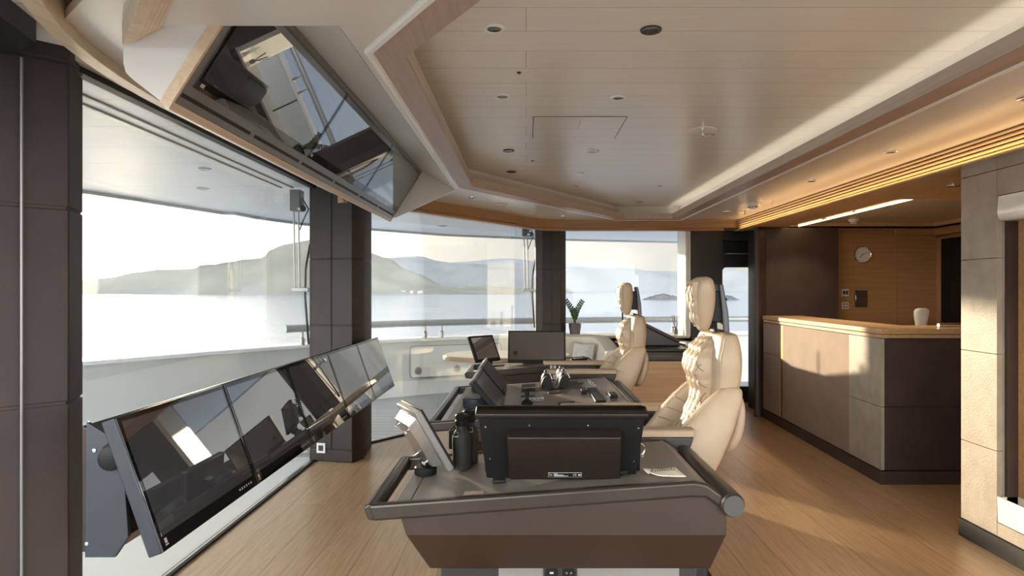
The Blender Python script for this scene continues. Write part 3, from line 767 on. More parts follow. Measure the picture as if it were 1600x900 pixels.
def console(name, label, Y0, Y1, hole=None, base=(0.2, 0.2), sockets=False):
    """helm console: raked top with grab handle slot forward and a padded roller aft"""
    r = thing(name, label, 'helm console', (0.1, (Y0 + Y1) / 2, 0.0))
    # hull
    b = B()
    up = [(-0.36, 0.67), (-0.385, 0.752), (0.53, 0.80), (0.60, 0.748), (0.60, 0.67)]
    b.prism(up, 'xz', Y0 + 0.015, Y1 - 0.015)
    def rect(x0, x1, y0, y1, z): return [(x0, y0, z), (x1, y0, z), (x1, y1, z), (x0, y1, z)]
    b.rings([rect(-0.36, 0.60, Y0 + 0.015, Y1 - 0.015, 0.67), rect(-0.305, 0.585, Y0 + 0.13, Y1 - 0.13, 0.52)])
    b.obj('hull', 'hull', r, bevel=0.004, weld=0.0005)
    # rim: near and far lips, forward handle
    for ya, yb in ((Y0, Y0 + 0.032), (Y1 - 0.032, Y1)):
        b = B()
        pts = [(-0.47, topz(-0.47) + 0.004), (0.50, topz(0.50) + 0.006), (0.54, topz(0.53) - 0.004), (0.60, 0.782), (0.595, 0.742), (0.535, 0.785), (0.49, topz(0.49) - 0.042), (-0.455, topz(-0.47) - 0.045)]
        b.prism(pts, 'xz', ya, yb); b.obj('rim', 'bronze', r, bevel=0.009, seg=3)
    b = B()
    zz = topz(-0.46)
    hp = [(-0.30, Y0 + 0.016, topz(-0.30) - 0.02)]
    b.prism([(-0.485, zz - 0.005), (-0.47, zz + 0.006), (-0.445, zz + 0.004), (-0.437, zz - 0.02), (-0.45, zz - 0.046), (-0.472, zz - 0.042)], 'xz', Y0 + 0.004, Y1 - 0.004)
    b.obj('grab_handle', 'bronze', r, bevel=0.006, seg=3)
    # top panel with optional tray opening
    b = B()
    def tpanel(x0, x1, y0, y1):
        b.prism([(x0, topz(x0)), (x1, topz(x1)), (x1, topz(x1) - 0.03), (x0, topz(x0) - 0.03)], 'xz', y0, y1)
    ya, yb = Y0 + 0.03, Y1 - 0.03
    if hole:
        hx0, hx1, hy0, hy1 = hole
        tpanel(-0.392, hx0, ya, yb); tpanel(hx0, hx1, ya, hy0); tpanel(hx0, hx1, hy1, yb); tpanel(hx1, 0.52, ya, yb)
    else:
        tpanel(-0.392, 0.52, ya, yb)
    b.prism([(0.52, topz(0.52)), (0.575, 0.79), (0.575, 0.76), (0.52, topz(0.52) - 0.03)], 'xz', ya, yb)
    b.obj('top_panel', 'bronze_top', r, weld=0.0003)
    b = B(); b.prism([(-0.35, topz(-0.35) + 0.0006), (-0.347, topz(-0.347) + 0.0006), (-0.347, topz(-0.347) - 0.004), (-0.35, topz(-0.35) - 0.004)], 'xz', ya, yb)
    b.obj('panel_seam', 'black_seam', r, smooth=False)
    if hole:
        b = B(); t = 0.004; zt = topz(hx0) - 0.006; z0 = zt - 0.075
        b.box(hx0 - t, hx0, hy0 - t, hy1 + t, z0, zt); b.box(hx1, hx1 + t, hy0 - t, hy1 + t, z0, zt); b.box(hx0, hx1, hy0 - t, hy0, z0, zt); b.box(hx0, hx1, hy1, hy1 + t, z0, zt); b.box(hx0, hx1, hy0, hy1, z0 - t, z0)
        b.obj('tray', 'charcoal', r, smooth=False)
    # padded roller along the operator's side
    b = B(); x, z, q = 0.612, 0.767, 0.037
    b.lathe([(0.0, -0.012), (q - 0.008, -0.012), (q - 0.001, -0.006), (q, 0.004), (q, Y1 - Y0), (q - 0.004, Y1 - Y0 + 0.004), (0, Y1 - Y0 + 0.004)], (x, Y0, z), (0, 1, 0), 36)
    b.obj('arm_roller', 'bronze', r)
    b = B(); b.lathe([(0.0, 0), (q - 0.006, 0), (q - 0.006, 0.006), (0, 0.006)], (x, Y0 - 0.018, z), (0, 1, 0), 36); b.obj('roller_cap', 'cap_grey', r)
    # base
    b = B(); b.box(-0.28, 0.56, Y0 + base[0], Y1 - base[1], 0.0, 0.52); b.obj('base', 'charcoal', r, bevel=0.004)
    if sockets:
        b = B(); b.box(-0.09, 0.50, Y0 + base[0] - 0.012, Y0 + base[0], 0.06, 0.515); b.obj('base_panel', 'grey_frame', r, bevel=0.002)
        for X in (0.083, 0.139):
            yb_ = Y0 + base[0] - 0.012; zc = 0.485
            b = B(); b.box(X - 0.027, X + 0.027, yb_ - 0.006, yb_, zc - 0.027, zc + 0.03); s = b.obj('socket', 'charcoal', r, bevel=0.002)
            b = B(); b.lathe([(0.0, 0), (0.021, 0), (0.021, 0.003), (0.017, 0.003), (0.017, 0.001), (0, 0.001)], (X, yb_ - 0.007, zc), (0, -1, 0), 24)
            b.obj('socket_ring', 'black', s)
            b = B()
            if X < 0.1: b.box(X - 0.006, X + 0.006, yb_ - 0.012, yb_ - 0.006, zc - 0.002, zc + 0.003); b.obj('charging_slot', 'label_ink', s)
            else:
                b.cyl((X - 0.007, yb_ - 0.0115, zc), (X - 0.007, yb_ - 0.0095, zc), 0.003, 10); b.cyl((X + 0.007, yb_ - 0.0115, zc), (X + 0.007, yb_ - 0.0095, zc), 0.003, 10); b.obj('contact_pair', 'steel', s)
    return r

near_pod = console('side_console', 'small bronze side console nearest the camera with a black display back on it', 1.90, 2.47, sockets=True)
mid_desk = console('helm_desk', 'large bronze centre helm desk with throttle levers and joystick', 3.105, 4.28, hole=(-0.335, -0.20, 3.16, 3.42), base=(0.25, 0.25))
far_pod = console('side_console', 'small bronze side console farthest off with a screen facing the camera', 5.00, 5.57, hole=(-0.30, -0.18, 5.28, 5.45))

# ---- controls on the centre desk (parts of the desk) -----------------------
def onm(x, dz=0.0): return topz(x) + dz
def lever(X, Y):
    z = onm(X)
    base = B(); base.prism([(X + 0.036 * math.cos(R(a)), z + 0.002 + 0.078 * math.sin(R(a))) for a in range(0, 181, 12)], 'xz', Y - 0.030, Y + 0.030)
    k = base.obj('throttle_lever', 'black', mid_desk, bevel=0.003)
    b = B(); b.frame((X - 0.085, Y + 0.034, z - 0.004), (0.19, 0, 0.0134), (0, 0.005, 0), (0, 0, 0.006)); b.frame((X - 0.085, Y - 0.039, z - 0.004), (0.19, 0, 0.0134), (0, 0.005, 0), (0, 0, 0.006)); b.obj('lever_slot', 'black_seam', k, smooth=False)
    for s in (-1, 1):
        b = B(); b.tube([(X + 0.039 * math.cos(R(a)), Y + 0.034 * s, z + 0.006 + 0.100 * math.sin(R(a))) for a in range(190, 20, -17)], 0.003, 8); b.obj('lever_bow', 'chrome', k)
    b = B(); b.tube([(X - 0.006, Y - 0.034, z + 0.106), (X - 0.006, Y + 0.034, z + 0.106)], 0.009, 12); b.obj('lever_grip', 'black', k)
lever(0.125, 3.90); lever(0.232, 3.90); lever(0.225, 4.06)
z = onm(0.0); b = B(); b.lathe([(0, 0), (0.030, 0), (0.031, 0.012), (0.022, 0.022), (0.010, 0.03), (0.008, 0.045), (0.013, 0.058), (0.012, 0.072), (0.004, 0.08), (0, 0.08)], (0.005, 3.42, z), seg=24); b.obj('joystick', 'black', mid_desk)
def cbox(name, m, x0, x1, y0, y1, h, parent=mid_desk, bev=0.002):
    b = B(); b.frame((x0, y0, topz(x0) + 0.0005), (x1 - x0, 0, topz(x1) - topz(x0)), (0, y1 - y0, 0), (0, 0, h)); return b.obj(name, m, parent, bevel=bev)
kp = cbox('push_button_panel', 'grey_frame', -0.02, 0.10, 3.50, 3.60, 0.008)
for i in range(5): 
    b = B(); x = -0.005 + i * 0.022; b.box(x, x + 0.016, 3.53, 3.56, topz(x) + 0.008, topz(x) + 0.013); b.obj('push_button', 'label_ink', kp, smooth=False)
cbox('small_screen', 'bezel', -0.03, 0.055, 3.85, 3.97, 0.004); cbox('small_screen', 'screen', -0.03, 0.055, 4.04, 4.15, 0.004)
cbox('touch_strip', 'label_ink', -0.065, -0.01, 3.34, 3.38, 0.003); cbox('switch_row', 'charcoal', -0.03, 0.05, 3.68, 3.72, 0.006)
cbox('hand_rest_pad', 'black', 0.36, 0.415, 3.32, 3.78, 0.012, bev=0.004)
cbox('rocker_block', 'black', 0.315, 0.345, 3.62, 3.74, 0.022, bev=0.003)
cbox('phone_cradle', 'black', 0.16, 0.25, 3.19, 3.29, 0.025, bev=0.004)
cbox('chart_toggle', 'black', 0.45, 0.49, 3.42, 3.52, 0.02, bev=0.004)
cbox('key_strip', 'charcoal', 0.13, 0.20, 3.72, 3.76, 0.006); cbox('key_strip', 'charcoal', 0.30, 0.36, 4.02, 4.05, 0.006)
for i in range(5):
    b = B(); X, Y = 0.40 + 0.006 * i, 4.10 - i * 0.075; b.lathe([(0, 0), (0.006, 0), (0.006, 0.012), (0.004, 0.015), (0, 0.015)], (X, Y, topz(X)), seg=12); b.obj('chrome_knob', 'chrome', mid_desk)
b = B(); b.lathe([(0, 0), (0.007, 0), (0.007, 0.02), (0, 0.022)], (0.452, 3.55, topz(0.452)), seg=12); b.obj('chrome_knob', 'chrome', mid_desk)
# chrome track along the operator's edge of the centre desk
for dx in (0.0, 0.022):
    b = B(); b.cyl((0.562 + dx, 3.13, 0.797 - dx * 0.75), (0.562 + dx, 4.24, 0.797 - dx * 0.75), 0.006, 10); b.obj('chrome_track', 'chrome', mid_desk)

# ---- displays -------------------------------------------------------------
def screen_unit(r, c, w, u, sw, sh, th, border, scr='screen', frame='bezel', logo=True, low=0.0, backm='charcoal', back=None):
    """a display: housing with glass front; c is the centre of the front face"""
    c, w, u = Vector(c), Vector(w).normalized(), Vector(u).normalized(); n = w.cross(u)
    b = B(); b.slab(c, w, u, n, sw, sh, -th, -0.004); b.obj('housing', backm, r, bevel=0.004)
    b = B(); b.slab(c, w, u, n, sw - 0.004, sh - 0.004, -0.006, 0.0); b.obj('front_glass', frame, r, bevel=0.001, seg=1)
    b = B(); b.slab(c + u * (low / 2), w, u, n, sw - 2 * border, sh - 2 * border - low, -0.001, 0.0012); s = b.obj('screen', scr, r, smooth=False)
    return n

# lower bank of five large displays in front of the first port window
lw, lu = Vector((0, 1, 0)), Vector((-0.148, 0, 0.42)).normalized(); ln_ = lw.cross(lu)
bank_labels = ['large tilted display nearest the camera in the low bank by the port window',
               'large tilted display second from the near end of the low bank',
               'large tilted display in the middle of the low bank by the port window',
               'large tilted display second from the far end of the low bank',
               'large tilted display at the far end of the low bank beyond the column']
for i in range(5):
    Yc = 1.976 + 0.349 + i * 0.698
    c = Vector((-1.194, Yc, 0.80))
    r = thing('ship_display', bank_labels[i], 'display', (-1.25, Yc, 0.58), 'low bank of ship displays')
    screen_unit(r, c, lw, lu, 0.694, 0.445, 0.05, 0.018, low=0.03, backm='gun')
    # emblem mark at the near lower corner, key symbols at the far lower corner
    e = B(); q = c - lw * 0.318 - lu * 0.192 + ln_ * 0.0005
    e.slab(q, lw, lu, ln_, 0.012, 0.016, 0, 0.0008); e.slab(q - lu * 0.013, lw, lu, ln_, 0.016, 0.004, 0, 0.0008); e.obj('emblem', 'label_ink', r, smooth=False)
    e = B()
    for k in range(6):
        q = c + lw * (0.20 + 0.020 * k) - lu * 0.195 + ln_ * 0.0005
        e.slab(q, lw, lu, ln_, 0.008, 0.009 if k % 2 else 0.006, 0, 0.0008)
    e.obj('key_symbols', 'label_ink', r, smooth=False)
# carrier beam behind the bank
r = thing('display_carrier', 'dark steel carrier beam with angled end plate holding the low bank of displays', 'bracket', (-1.36, 3.6, 0.55))
b = B(); b.prism([(-1.395, 0.985), (-1.33, 0.945), (-1.278, 0.87), (-1.262, 0.62), (-1.305, 0.555), (-1.40, 0.555)], 'xz', 2.03, 2.045); b.obj('end_plate', 'gun', r, bevel=0.002)
b = B(); b.prism([(-1.42, 0.97), (-1.35, 0.93), (-1.31, 0.78), (-1.27, 0.62), (-1.32, 0.565), (-1.42, 0.565)], 'xz', 2.046, 5.19); b.obj('beam', 'bronze', r, bevel=0.003)
b = B(); b.lathe([(0, 0), (0.036, 0), (0.038, 0.006), (0.038, 0.03), (0.03, 0.034), (0, 0.034)], (-1.302, 2.03, 0.875), (0, -1, 0), 28); b.obj('pivot_knob', 'black', r)
for X, Z in ((-1.368, 0.895), (-1.392, 0.60)):
    b = B(); b.lathe([(0, 0), (0.007, 0), (0.006, 0.004), (0, 0.005)], (X, 2.03, Z), (0, -1, 0), 12); b.obj('bolt', 'chrome', r)
b = B(); b.tube([(-1.335, 2.02, 0.905), (-1.31, 2.015, 0.925), (-1.27, 2.012, 0.93), (-1.24, 2.03, 0.905)], 0.003, 6); b.obj('cable', 'rubber', r)

# overhead bank: slim grey fascia set into the ceiling recess with three wide displays
o0, o1 = Vector((-1.13, 0, 2.005)), Vector((-0.875, 0, 2.405))
ou = (o1 - o0).normalized(); ow = Vector((0, -1, 0)); on = ow.cross(ou)
if on.x < 0: ow = -ow; on = ow.cross(ou)
hgt = (o1 - o0).length
oc = (o0 + o1) / 2 + Vector((0, 3.72, 0))
fas = thing('overhead_fascia', 'long grey fascia with slots holding the overhead displays', 'fascia', (-1.13, 3.72, 2.0))
b = B(); b.slab(oc, Vector((0, 1, 0)), ou, -on if False else on, 3.33, hgt, -0.03, 0.0); b.obj('fascia_panel', 'grey_frame', fas, bevel=0.003)
# pale oak edging around the fascia
b = B(); b.slab(oc - ou * (hgt / 2 + 0.012), Vector((0, 1, 0)), ou, on, 3.35, 0.022, -0.035, 0.001); b.slab(oc + ou * (hgt / 2 + 0.010), Vector((0, 1, 0)), ou, on, 3.35, 0.020, -0.035, 0.001)
for sgn in (-1, 1): b.slab(oc + Vector((0, 1.672 * sgn, 0)), Vector((0, 1, 0)), ou, on, 0.012, hgt, -0.035, 0.001)
b.obj('oak_edging', 'pale_oak', fas, smooth=False)
for k in range(6):
    b = B(); b.slab(Vector((-1.13, 2.08 + 0.24 + k * 0.553, 2.005)) + ou * 0.035, Vector((0, 1, 0)), ou, on, 0.51, 0.014, -0.001, 0.0015); b.obj('vent_slot', 'black_seam', fas, smooth=False)
ol = ['wide overhead display nearest the camera in the grey fascia', 'wide overhead display in the middle of the grey fascia', 'wide overhead display at the far end of the grey fascia']
for i in range(3):
    Yc = 2.10 + 0.53 + i * 1.083
    c = Vector((0, Yc, 0)) + (o0 + o1) / 2 + ou * 0.025 + on * 0.006
    r = thing('overhead_display', ol[i], 'display', (-1.0, Yc, 2.1), 'overhead displays')
    b = B(); b.slab(c, Vector((0, 1, 0)), ou, on, 1.075, 0.375, -0.006, 0.0); b.obj('front_glass', 'bezel', r, smooth=False)
    b = B(); b.slab(c + ou * 0.014, Vector((0, 1, 0)), ou, on, 1.045, 0.325, 0.0, 0.0012); b.obj('screen', 'screen', r, smooth=False)
    e = B(); q = c - Vector((0, 0.505, 0)) - ou * 0.168; e.slab(q, Vector((0, 1, 0)), ou, on, 0.022, 0.013, 0, 0.0015); e.obj('emblem', 'label_ink', r, smooth=False)
# white housing shell behind the overhead bank
b = B()
shell = [(-1.29, 2.30), (-1.29, 2.13), (-1.282, 2.10), (-1.262, 2.08), (-1.165, 2.005), (-1.155, 1.985), (-1.145, 1.982), (-0.90, 2.40), (-0.86, 2.44)]
b.prism(shell, 'xz', 2.05, 5.375)
struct(b.obj('trim_12', 'white', ang=50))

# near side console: large display turned away, seen from its black back
r = thing('panel_display', 'large black panel display on the near side console, seen from behind', 'display', (0.1, 2.06, 0.80))
top, bot = Vector((0.108, 1.945, 1.036)), Vector((0.118, 2.045, 0.802))
u = (top - bot); hh = u.length; u.normalize(); w = Vector((-1, 0, 0)); n = w.cross(u)      # n: towards the operator side
if n.y < 0: w = -w; n = w.cross(u)
c = (top + bot) / 2
b = B()
q = [c + Vector((dx, 0, 0)) + u * (s * hh / 2) for dx, s in ((-0.257, 1), (0.257, 1), (0.232, -1), (-0.244, -1))]
b.rings([[p - n * 0.0 for p in q], [p + n * 0.03 for p in q]]); b.obj('back_plate', 'black', r, bevel=0.003)
b = B(); q2 = [c + Vector((dx, 0, 0)) + u * (s * hh / 2) for dx, s in ((-0.262, 1.0), (0.262, 1.0), (0.262, 0.88), (-0.262, 0.88))]
b.rings([[p - n * 0.018 for p in q2], [p + n * 0.03 for p in q2]]); b.obj('top_rail', 'box_dark', r, bevel=0.004)
b = B(); b.slab(c + u * 0.0, w, u, n, 0.50, hh - 0.01, 0.03, 0.04); b.obj('front_glass', 'bezel', r)
# raised electronics box with bevelled shoulders
def backbox(cx, sw, z0, z1, d):
    b = B(); o = c + Vector((cx, 0, 0))
    f = lambda dx, s, k: o + Vector((dx, 0, 0)) + u * s - n * k
    b.rings([[f(-sw / 2 - 0.004, z0 - 0.004, 0), f(sw / 2 + 0.004, z0 - 0.004, 0), f(sw / 2 + 0.004, z1 + 0.012, 0), f(-sw / 2 - 0.004, z1 + 0.012, 0)],
             [f(-sw / 2, z0, d), f(sw / 2, z0, d), f(sw / 2, z1, d), f(-sw / 2, z1, d)]])
    return b
backbox(0.005, 0.345, -0.105, 0.052, 0.034).obj('electronics_box', 'box_dark', r, bevel=0.003)
for dx, s in ((-0.235, 0.07), (0.235, 0.065), (-0.228, -0.05), (0.225, -0.06), (-0.10, 0.075), (0.08, 0.075)):
    b = B(); b.lathe([(0, 0), (0.0035, 0), (0.003, 0.002), (0, 0.0025)], c + Vector((dx, 0, 0)) + u * s, -n, 10); b.obj('screw', 'chrome', r)
# printed rating label
lc = c + Vector((0.005, 0, 0)) - u * 0.085 - n * 0.0345
b = B(); b.slab(lc, Vector((1, 0, 0)), u, -n, 0.104, 0.017, 0.0, 0.0008); pl = b.obj('rating_plate', 'label_ink', r, smooth=False)
b = B(); b.slab(lc, Vector((1, 0, 0)), u, -n, 0.102, 0.015, 0.0008, 0.0013); b.obj('plate_face', 'black', pl, smooth=False)
Mx = basis(lc - n * 0.0016, (1, 0, 0), u)
text_mesh('N', 0.011, Mx @ Matrix.Translation((-0.044, 0, 0)), 'plate_print', 'label_ink', pl)
text_mesh('CE', 0.010, Mx @ Matrix.Translation((0.030, 0, 0)), 'plate_print', 'label_ink', pl)
b = B()
for k, wd in enumerate((0.012, 0.03, 0.045)):
    b.slab(lc + Vector((-0.035 + wd / 2, 0, 0)) + u * (0.0045 - 0.004 * k), Vector((1, 0, 0)), u, -n, wd, 0.0018, 0.0013, 0.0018)
b.slab(lc + Vector((0.045, 0, 0)), Vector((1, 0, 0)), u, -n, 0.008, 0.005, 0.0013, 0.0018)
b.obj('plate_print', 'label_ink', pl, smooth=False)
for dx in (-0.20, 0.19):
    b = B(); b.frame((c.x + dx - 0.02, 2.03, topz(c.x + dx) + 0.001), (0.04, 0, 0.0028), (0, 0.06, 0), (0, 0, 0.012)); b.obj('foot', 'black', r, bevel=0.003)

# far side console: the same kind of display facing the camera
r = thing('panel_display', 'wide dark display on the far side console, screen towards the camera', 'display', (0.09, 5.38, 0.80))
bot, top = Vector((0.09, 5.33, 0.805)), Vector((0.09, 5.40, 1.068)); u = (top - bot).normalized(); hh = (top - bot).length
screen_unit(r, (bot + top) / 2, (1, 0, 0), u, 0.485, hh, 0.03, 0.014, scr='screen_soft', frame='black', low=0.012, backm='black')
b = B(); b.lathe([(0, 0), (0.018, 0), (0.018, 0.002), (0, 0.002)], Vector((-0.09, 5.345, 0.885)), Vector((0, -1, 0.25)), 20); b.obj('round_key', 'black', r)
b = B(); b.frame((-0.03, 5.33, topz(0) + 0.001), (0.24, 0, 0.017), (0, 0.05, 0), (0, 0, 0.02)); b.obj('foot', 'black', r, bevel=0.003)

# tilting tablets on ball mounts
def tablet(label, base, azim, tilt, c, sw, sh, th, lit):
    r = thing('tilting_display', label, 'display', base)
    a = R(azim); t_ = R(tilt); nh = Vector((math.cos(a), math.sin(a), 0)); w = Vector((-math.sin(a), math.cos(a), 0))
    u = (Vector((0, 0, 1)) * math.cos(t_) - nh * math.sin(t_)).normalized(); n = w.cross(u); c = Vector(c)
    b = B(); b.slab(c, w, u, n, sw, sh, -th, -0.006); b.obj('housing', 'grey_frame' if lit else 'black', r, bevel=0.004)
    b = B(); b.slab(c, w, u, n, sw, sh, -0.007, 0.0); b.obj('bezel', 'black', r, bevel=0.002)
    b = B(); b.slab(c + u * 0.004, w, u, n, sw - 0.034, sh - 0.040, 0, 0.001); b.obj('screen', 'screen', r, smooth=False)
    b = B(); o = c - n * th
    f = lambda x, y, k: o + w * x + u * y - n * k
    s0, s1 = sw * 0.40, sh * 0.42
    b.rings([[f(-s0, -s1, 0), f(s0, -s1, 0), f(s0, s1, 0), f(-s0, s1, 0)], [f(-s0 * 0.86, -s1 * 0.8, 0.035), f(s0 * 0.86, -s1 * 0.8, 0.035), f(s0 * 0.86, s1 * 0.86, 0.035), f(-s0 * 0.86, s1 * 0.86, 0.035)]])
    b.obj('back_shell', 'steel' if lit else 'black', r, bevel=0.003)  # sunlight on the back is painted in as pale metal instead of black
    for x, y in ((-0.8, 0.7), (0.8, 0.7), (-0.8, -0.6), (0.8, -0.6)):
        b = B(); q = f(x * s0 * 0.8, y * s1, 0.035); b.cyl(q, q - n * 0.012, 0.004, 8); b.slab(q - n * 0.014, w, u, n, 0.022, 0.006, -0.003, 0.003); b.obj('wing_screw', 'chrome', r)
    bx, by_, bz = base
    b = B(); b.lathe([(0, 0), (0.036, 0), (0.038, 0.004), (0.038, 0.024), (0.034, 0.028), (0, 0.028)], base, seg=28); b.obj('mount_base', 'black', r)
    b = B(); b.lathe([(0.0, -0.022), (0.014, -0.018), (0.022, 0), (0.014, 0.018), (0, 0.022)], (bx, by_, bz + 0.044), seg=20); b.obj('ball_joint', 'black', r)
    foot = c - u * (sh * 0.40) - n * (th + 0.02)
    b = B(); b.tube([(bx, by_, bz + 0.045), tuple(foot)], 0.012, 10); b.obj('mount_arm', 'steel', r)
    b = B(); q = Vector((bx, by_, bz + 0.044)); b.slab(q + nh * 0.03, w, Vector((0, 0, 1)), nh, 0.05, 0.03, -0.01, 0.01); b.obj('clamp', 'black', r, bevel=0.003)
    return r
tablet('tilting display with its sunlit back painted pale on a ball mount on the near side console', (-0.345, 2.20, topz(-0.345) + 0.003), 28, 30, (-0.335, 2.20, 0.915), 0.215, 0.235, 0.028, True)
tablet('tilting display on a ball mount on the far side console beside the wooden table', (-0.32, 5.24, topz(-0.32) + 0.003), -42, 26, (-0.335, 5.22, 0.935), 0.27, 0.225, 0.024, False)

# twin displays facing the operator on the centre desk
def twin(label, Y0, Y1, z1):
    u = Vector((-0.125, 0, 0.145)).normalized()
    r = thing('desk_display', label, 'display', (-0.2, (Y0 + Y1) / 2, 0.78), 'twin displays on the centre desk')
    c = Vector((-0.19, (Y0 + Y1) / 2, z1 - 0.075)); w = Vector((0, 1, 0)); n = w.cross(u)
    screen_unit(r, c, w, u, Y1 - Y0, 0.205, 0.03, 0.014, scr='screen_soft', frame='black', backm='black')
    b = B(); b.slab(c + u * 0.105, w, u, n, Y1 - Y0 + 0.01, 0.012, -0.034, 0.006); b.obj('top_trim', 'bronze', r, bevel=0.002)
    b = B(); yc = (Y0 + Y1) / 2
    b.lathe([(0, 0), (0.075, 0), (0.078, 0.006), (0.078, 0.05), (0.070, 0.056), (0, 0.056)], (-0.265, yc + 0.02, topz(-0.265)), seg=36); b.obj('mount_base', 'gun', r)
    b = B(); b.frame((-0.25, yc - 0.04, topz(-0.25) + 0.05), (0.04, 0, 0.05), (0, 0.08, 0), (0.02, 0, -0.02)); b.obj('mount_arm', 'black', r, bevel=0.003)
twin('near one of the two tilted displays on the centre helm desk', 3.20, 3.68, 0.950)
twin('farther one of the two tilted displays on the centre helm desk', 3.76, 4.22, 0.952)

# ---- helm chairs ----------------------------------------------------------
def quilt_height(a, b_):
    return (abs(math.sin(math.pi * a)) * abs(math.sin(math.pi * b_))) ** 0.36
def lerp_row(tab, z):
    for a, c in zip(tab, tab[1:]):
        if a[0] <= z <= c[0]:
            f = (z - a[0]) / (c[0] - a[0]); f = f * f * (3 - 2 * f); return [p + (q - p) * f for p, q in zip(a, c)]
    return list(tab[-1] if z > tab[-1][0] else tab[0])
def helm_chair(name, label, cx, cy):
    """cream leather helm chair facing -X, its backrest rear about 0.11 m behind cx"""
    r = thing(name, label, 'chair', (cx, cy, 0.0), 'cream helm chairs')
    K = 0.9
    def G(x, y, z): return Vector((cx + K * (x - 0.88), cy + K * y, 1.4 - K * (1.4 - z)))
    # backrest shell
    secs = [  # z, front x, back x, half width
        (0.56, 0.72, 0.83, 0.17), (0.62, 0.735, 0.86, 0.20), (0.70, 0.765, 0.90, 0.205), (0.78, 0.80, 0.93, 0.205), (0.85, 0.83, 0.955, 0.205), (0.91, 0.85, 0.975, 0.212),
        (0.97, 0.855, 0.985, 0.225), (1.04, 0.85, 0.99, 0.240), (1.10, 0.853, 0.99, 0.243), (1.15, 0.868, 0.985, 0.230), (1.188, 0.880, 0.980, 0.212), (1.202, 0.888, 0.975, 0.198), (1.206, 0.905, 0.965, 0.17)]
    rings = []
    for z, xf, xb, hw in secs:
        half = [(0.0, xf), (0.5 * hw, xf), (0.80 * hw, xf + 0.002), (0.93 * hw, xf + 0.010), (hw, xf + 0.032), (hw, (xf + xb) / 2), (0.98 * hw, xb - 0.03), (0.85 * hw, xb - 0.008), (0.5 * hw, xb)]
        loop = half + [(0.0, xb)] + [(-y, x) for y, x in half[:0:-1]]
        rings.append([G(x, y, z) for y, x in loop])
    b = B(); b.rings(rings); b.obj('back_shell', 'cream', r, sub=2)
    # side bolsters: separate padded wings wrapping forward from the waist down
    bols = [(0.53, 0.58, 0.80, 0.225, 0.050), (0.58, 0.565, 0.83, 0.240, 0.058), (0.64, 0.585, 0.865, 0.245, 0.060), (0.71, 0.63, 0.895, 0.244, 0.058), (0.78, 0.685, 0.925, 0.240, 0.054), (0.85, 0.745, 0.95, 0.232, 0.048), (0.905, 0.80, 0.968, 0.224, 0.040), (0.945, 0.85, 0.975, 0.218, 0.032), (0.97, 0.89, 0.965, 0.214, 0.020)]
    for s in (-1, 1):
        rr = []
        for z, x0, x1, yc, ht in bols:
            L_ = x1 - x0
            sec = [(x0 + 0.05 * L_, -0.75), (x0, -0.2), (x0 + 0.01 * L_, 0.45), (x0 + 0.10 * L_, 0.90), (x0 + 0.45 * L_, 1.0), (x0 + 0.85 * L_, 0.95), (x1, 0.45), (x1, -0.4), (x1 - 0.1 * L_, -0.9), (x0 + 0.4 * L_, -1.0)]
            rr.append([G(x, s * (yc + ht * o), z) for x, o in sec])
        b = B(); b.rings(rr); bo = b.obj('side_bolster', 'cream', r, sub=2)
        b = B(); b.tube([G(lerp_row(bols, z)[1] + 0.03 * (lerp_row(bols, z)[2] - lerp_row(bols, z)[1]) + 0.006, s * (lerp_row(bols, z)[3] + lerp_row(bols, z)[4] * 0.62), z) for z in [0.55 + 0.028 * k for k in range(15)]], 0.0032, 6)
        b.obj('piping', 'cream_top', bo)
        b = B()
        for k in range(6):
            z = 0.60 + 0.052 * k; _, x0, x1, yc, ht = lerp_row(bols, z); xm = lerp_row(secs, z)[1]
            if xm - x0 < 0.03: continue
            pts = []
            for t in range(6):
                f = t / 5; x = x0 + 0.012 + (xm - 0.02 - x0) * f; pts.append(G(x, s * (yc - ht * (0.80 + 0.12 * f)), z - 0.030 * f))
            b.tube(pts, 0.0042, 6)
        b.obj('bolster_flutes', 'cream_top', bo)
    # quilted centre pad standing proud of the shell
    qp = [(0.57, 0.70, 0.150), (0.64, 0.71, 0.150), (0.72, 0.74, 0.145), (0.80, 0.785, 0.138), (0.87, 0.812, 0.135), (0.93, 0.818, 0.138), (0.98, 0.802, 0.150), (1.03, 0.785, 0.160), (1.08, 0.790, 0.160), (1.13, 0.815, 0.145), (1.165, 0.842, 0.115), (1.188, 0.868, 0.075)]
    nu, nv = 52, 116; rows = []
    for j in range(nv + 1):
        z = 0.57 + (1.188 - 0.57) * j / nv
        _, xq, hw = lerp_row(qp, z); xs = lerp_row(secs, z)[1] + 0.012; row = []
        for i in range(nu + 1):
            uu = i / nu * 2 - 1; y = uu * hw; au = abs(uu)
            wrap = max(0.0, (au - 0.80) / 0.20); edge = max(0.0, min(1, (1 - au) * 5 - 0.3))
            h = quilt_height(y / 0.068 + z / 0.105, y / 0.068 - z / 0.105)
            x = xq + 0.012 * au * au + (xs - xq) * wrap ** 2.2 - 0.0125 * h * edge
            row.append(G(x, y, z))
        rows.append(row)
    b = B(); b.rings(rows, False, False, closed=False)
    b.obj('quilted_panel', 'cream', r, ang=80)
    def padx(y, z):
        _, xq, hw = lerp_row(qp, z); xs = lerp_row(secs, z)[1] + 0.012; au = abs(y) / hw
        return xq + 0.012 * au * au + (xs - xq) * max(0.0, (au - 0.80) / 0.20) ** 2.2, hw
    b = B()
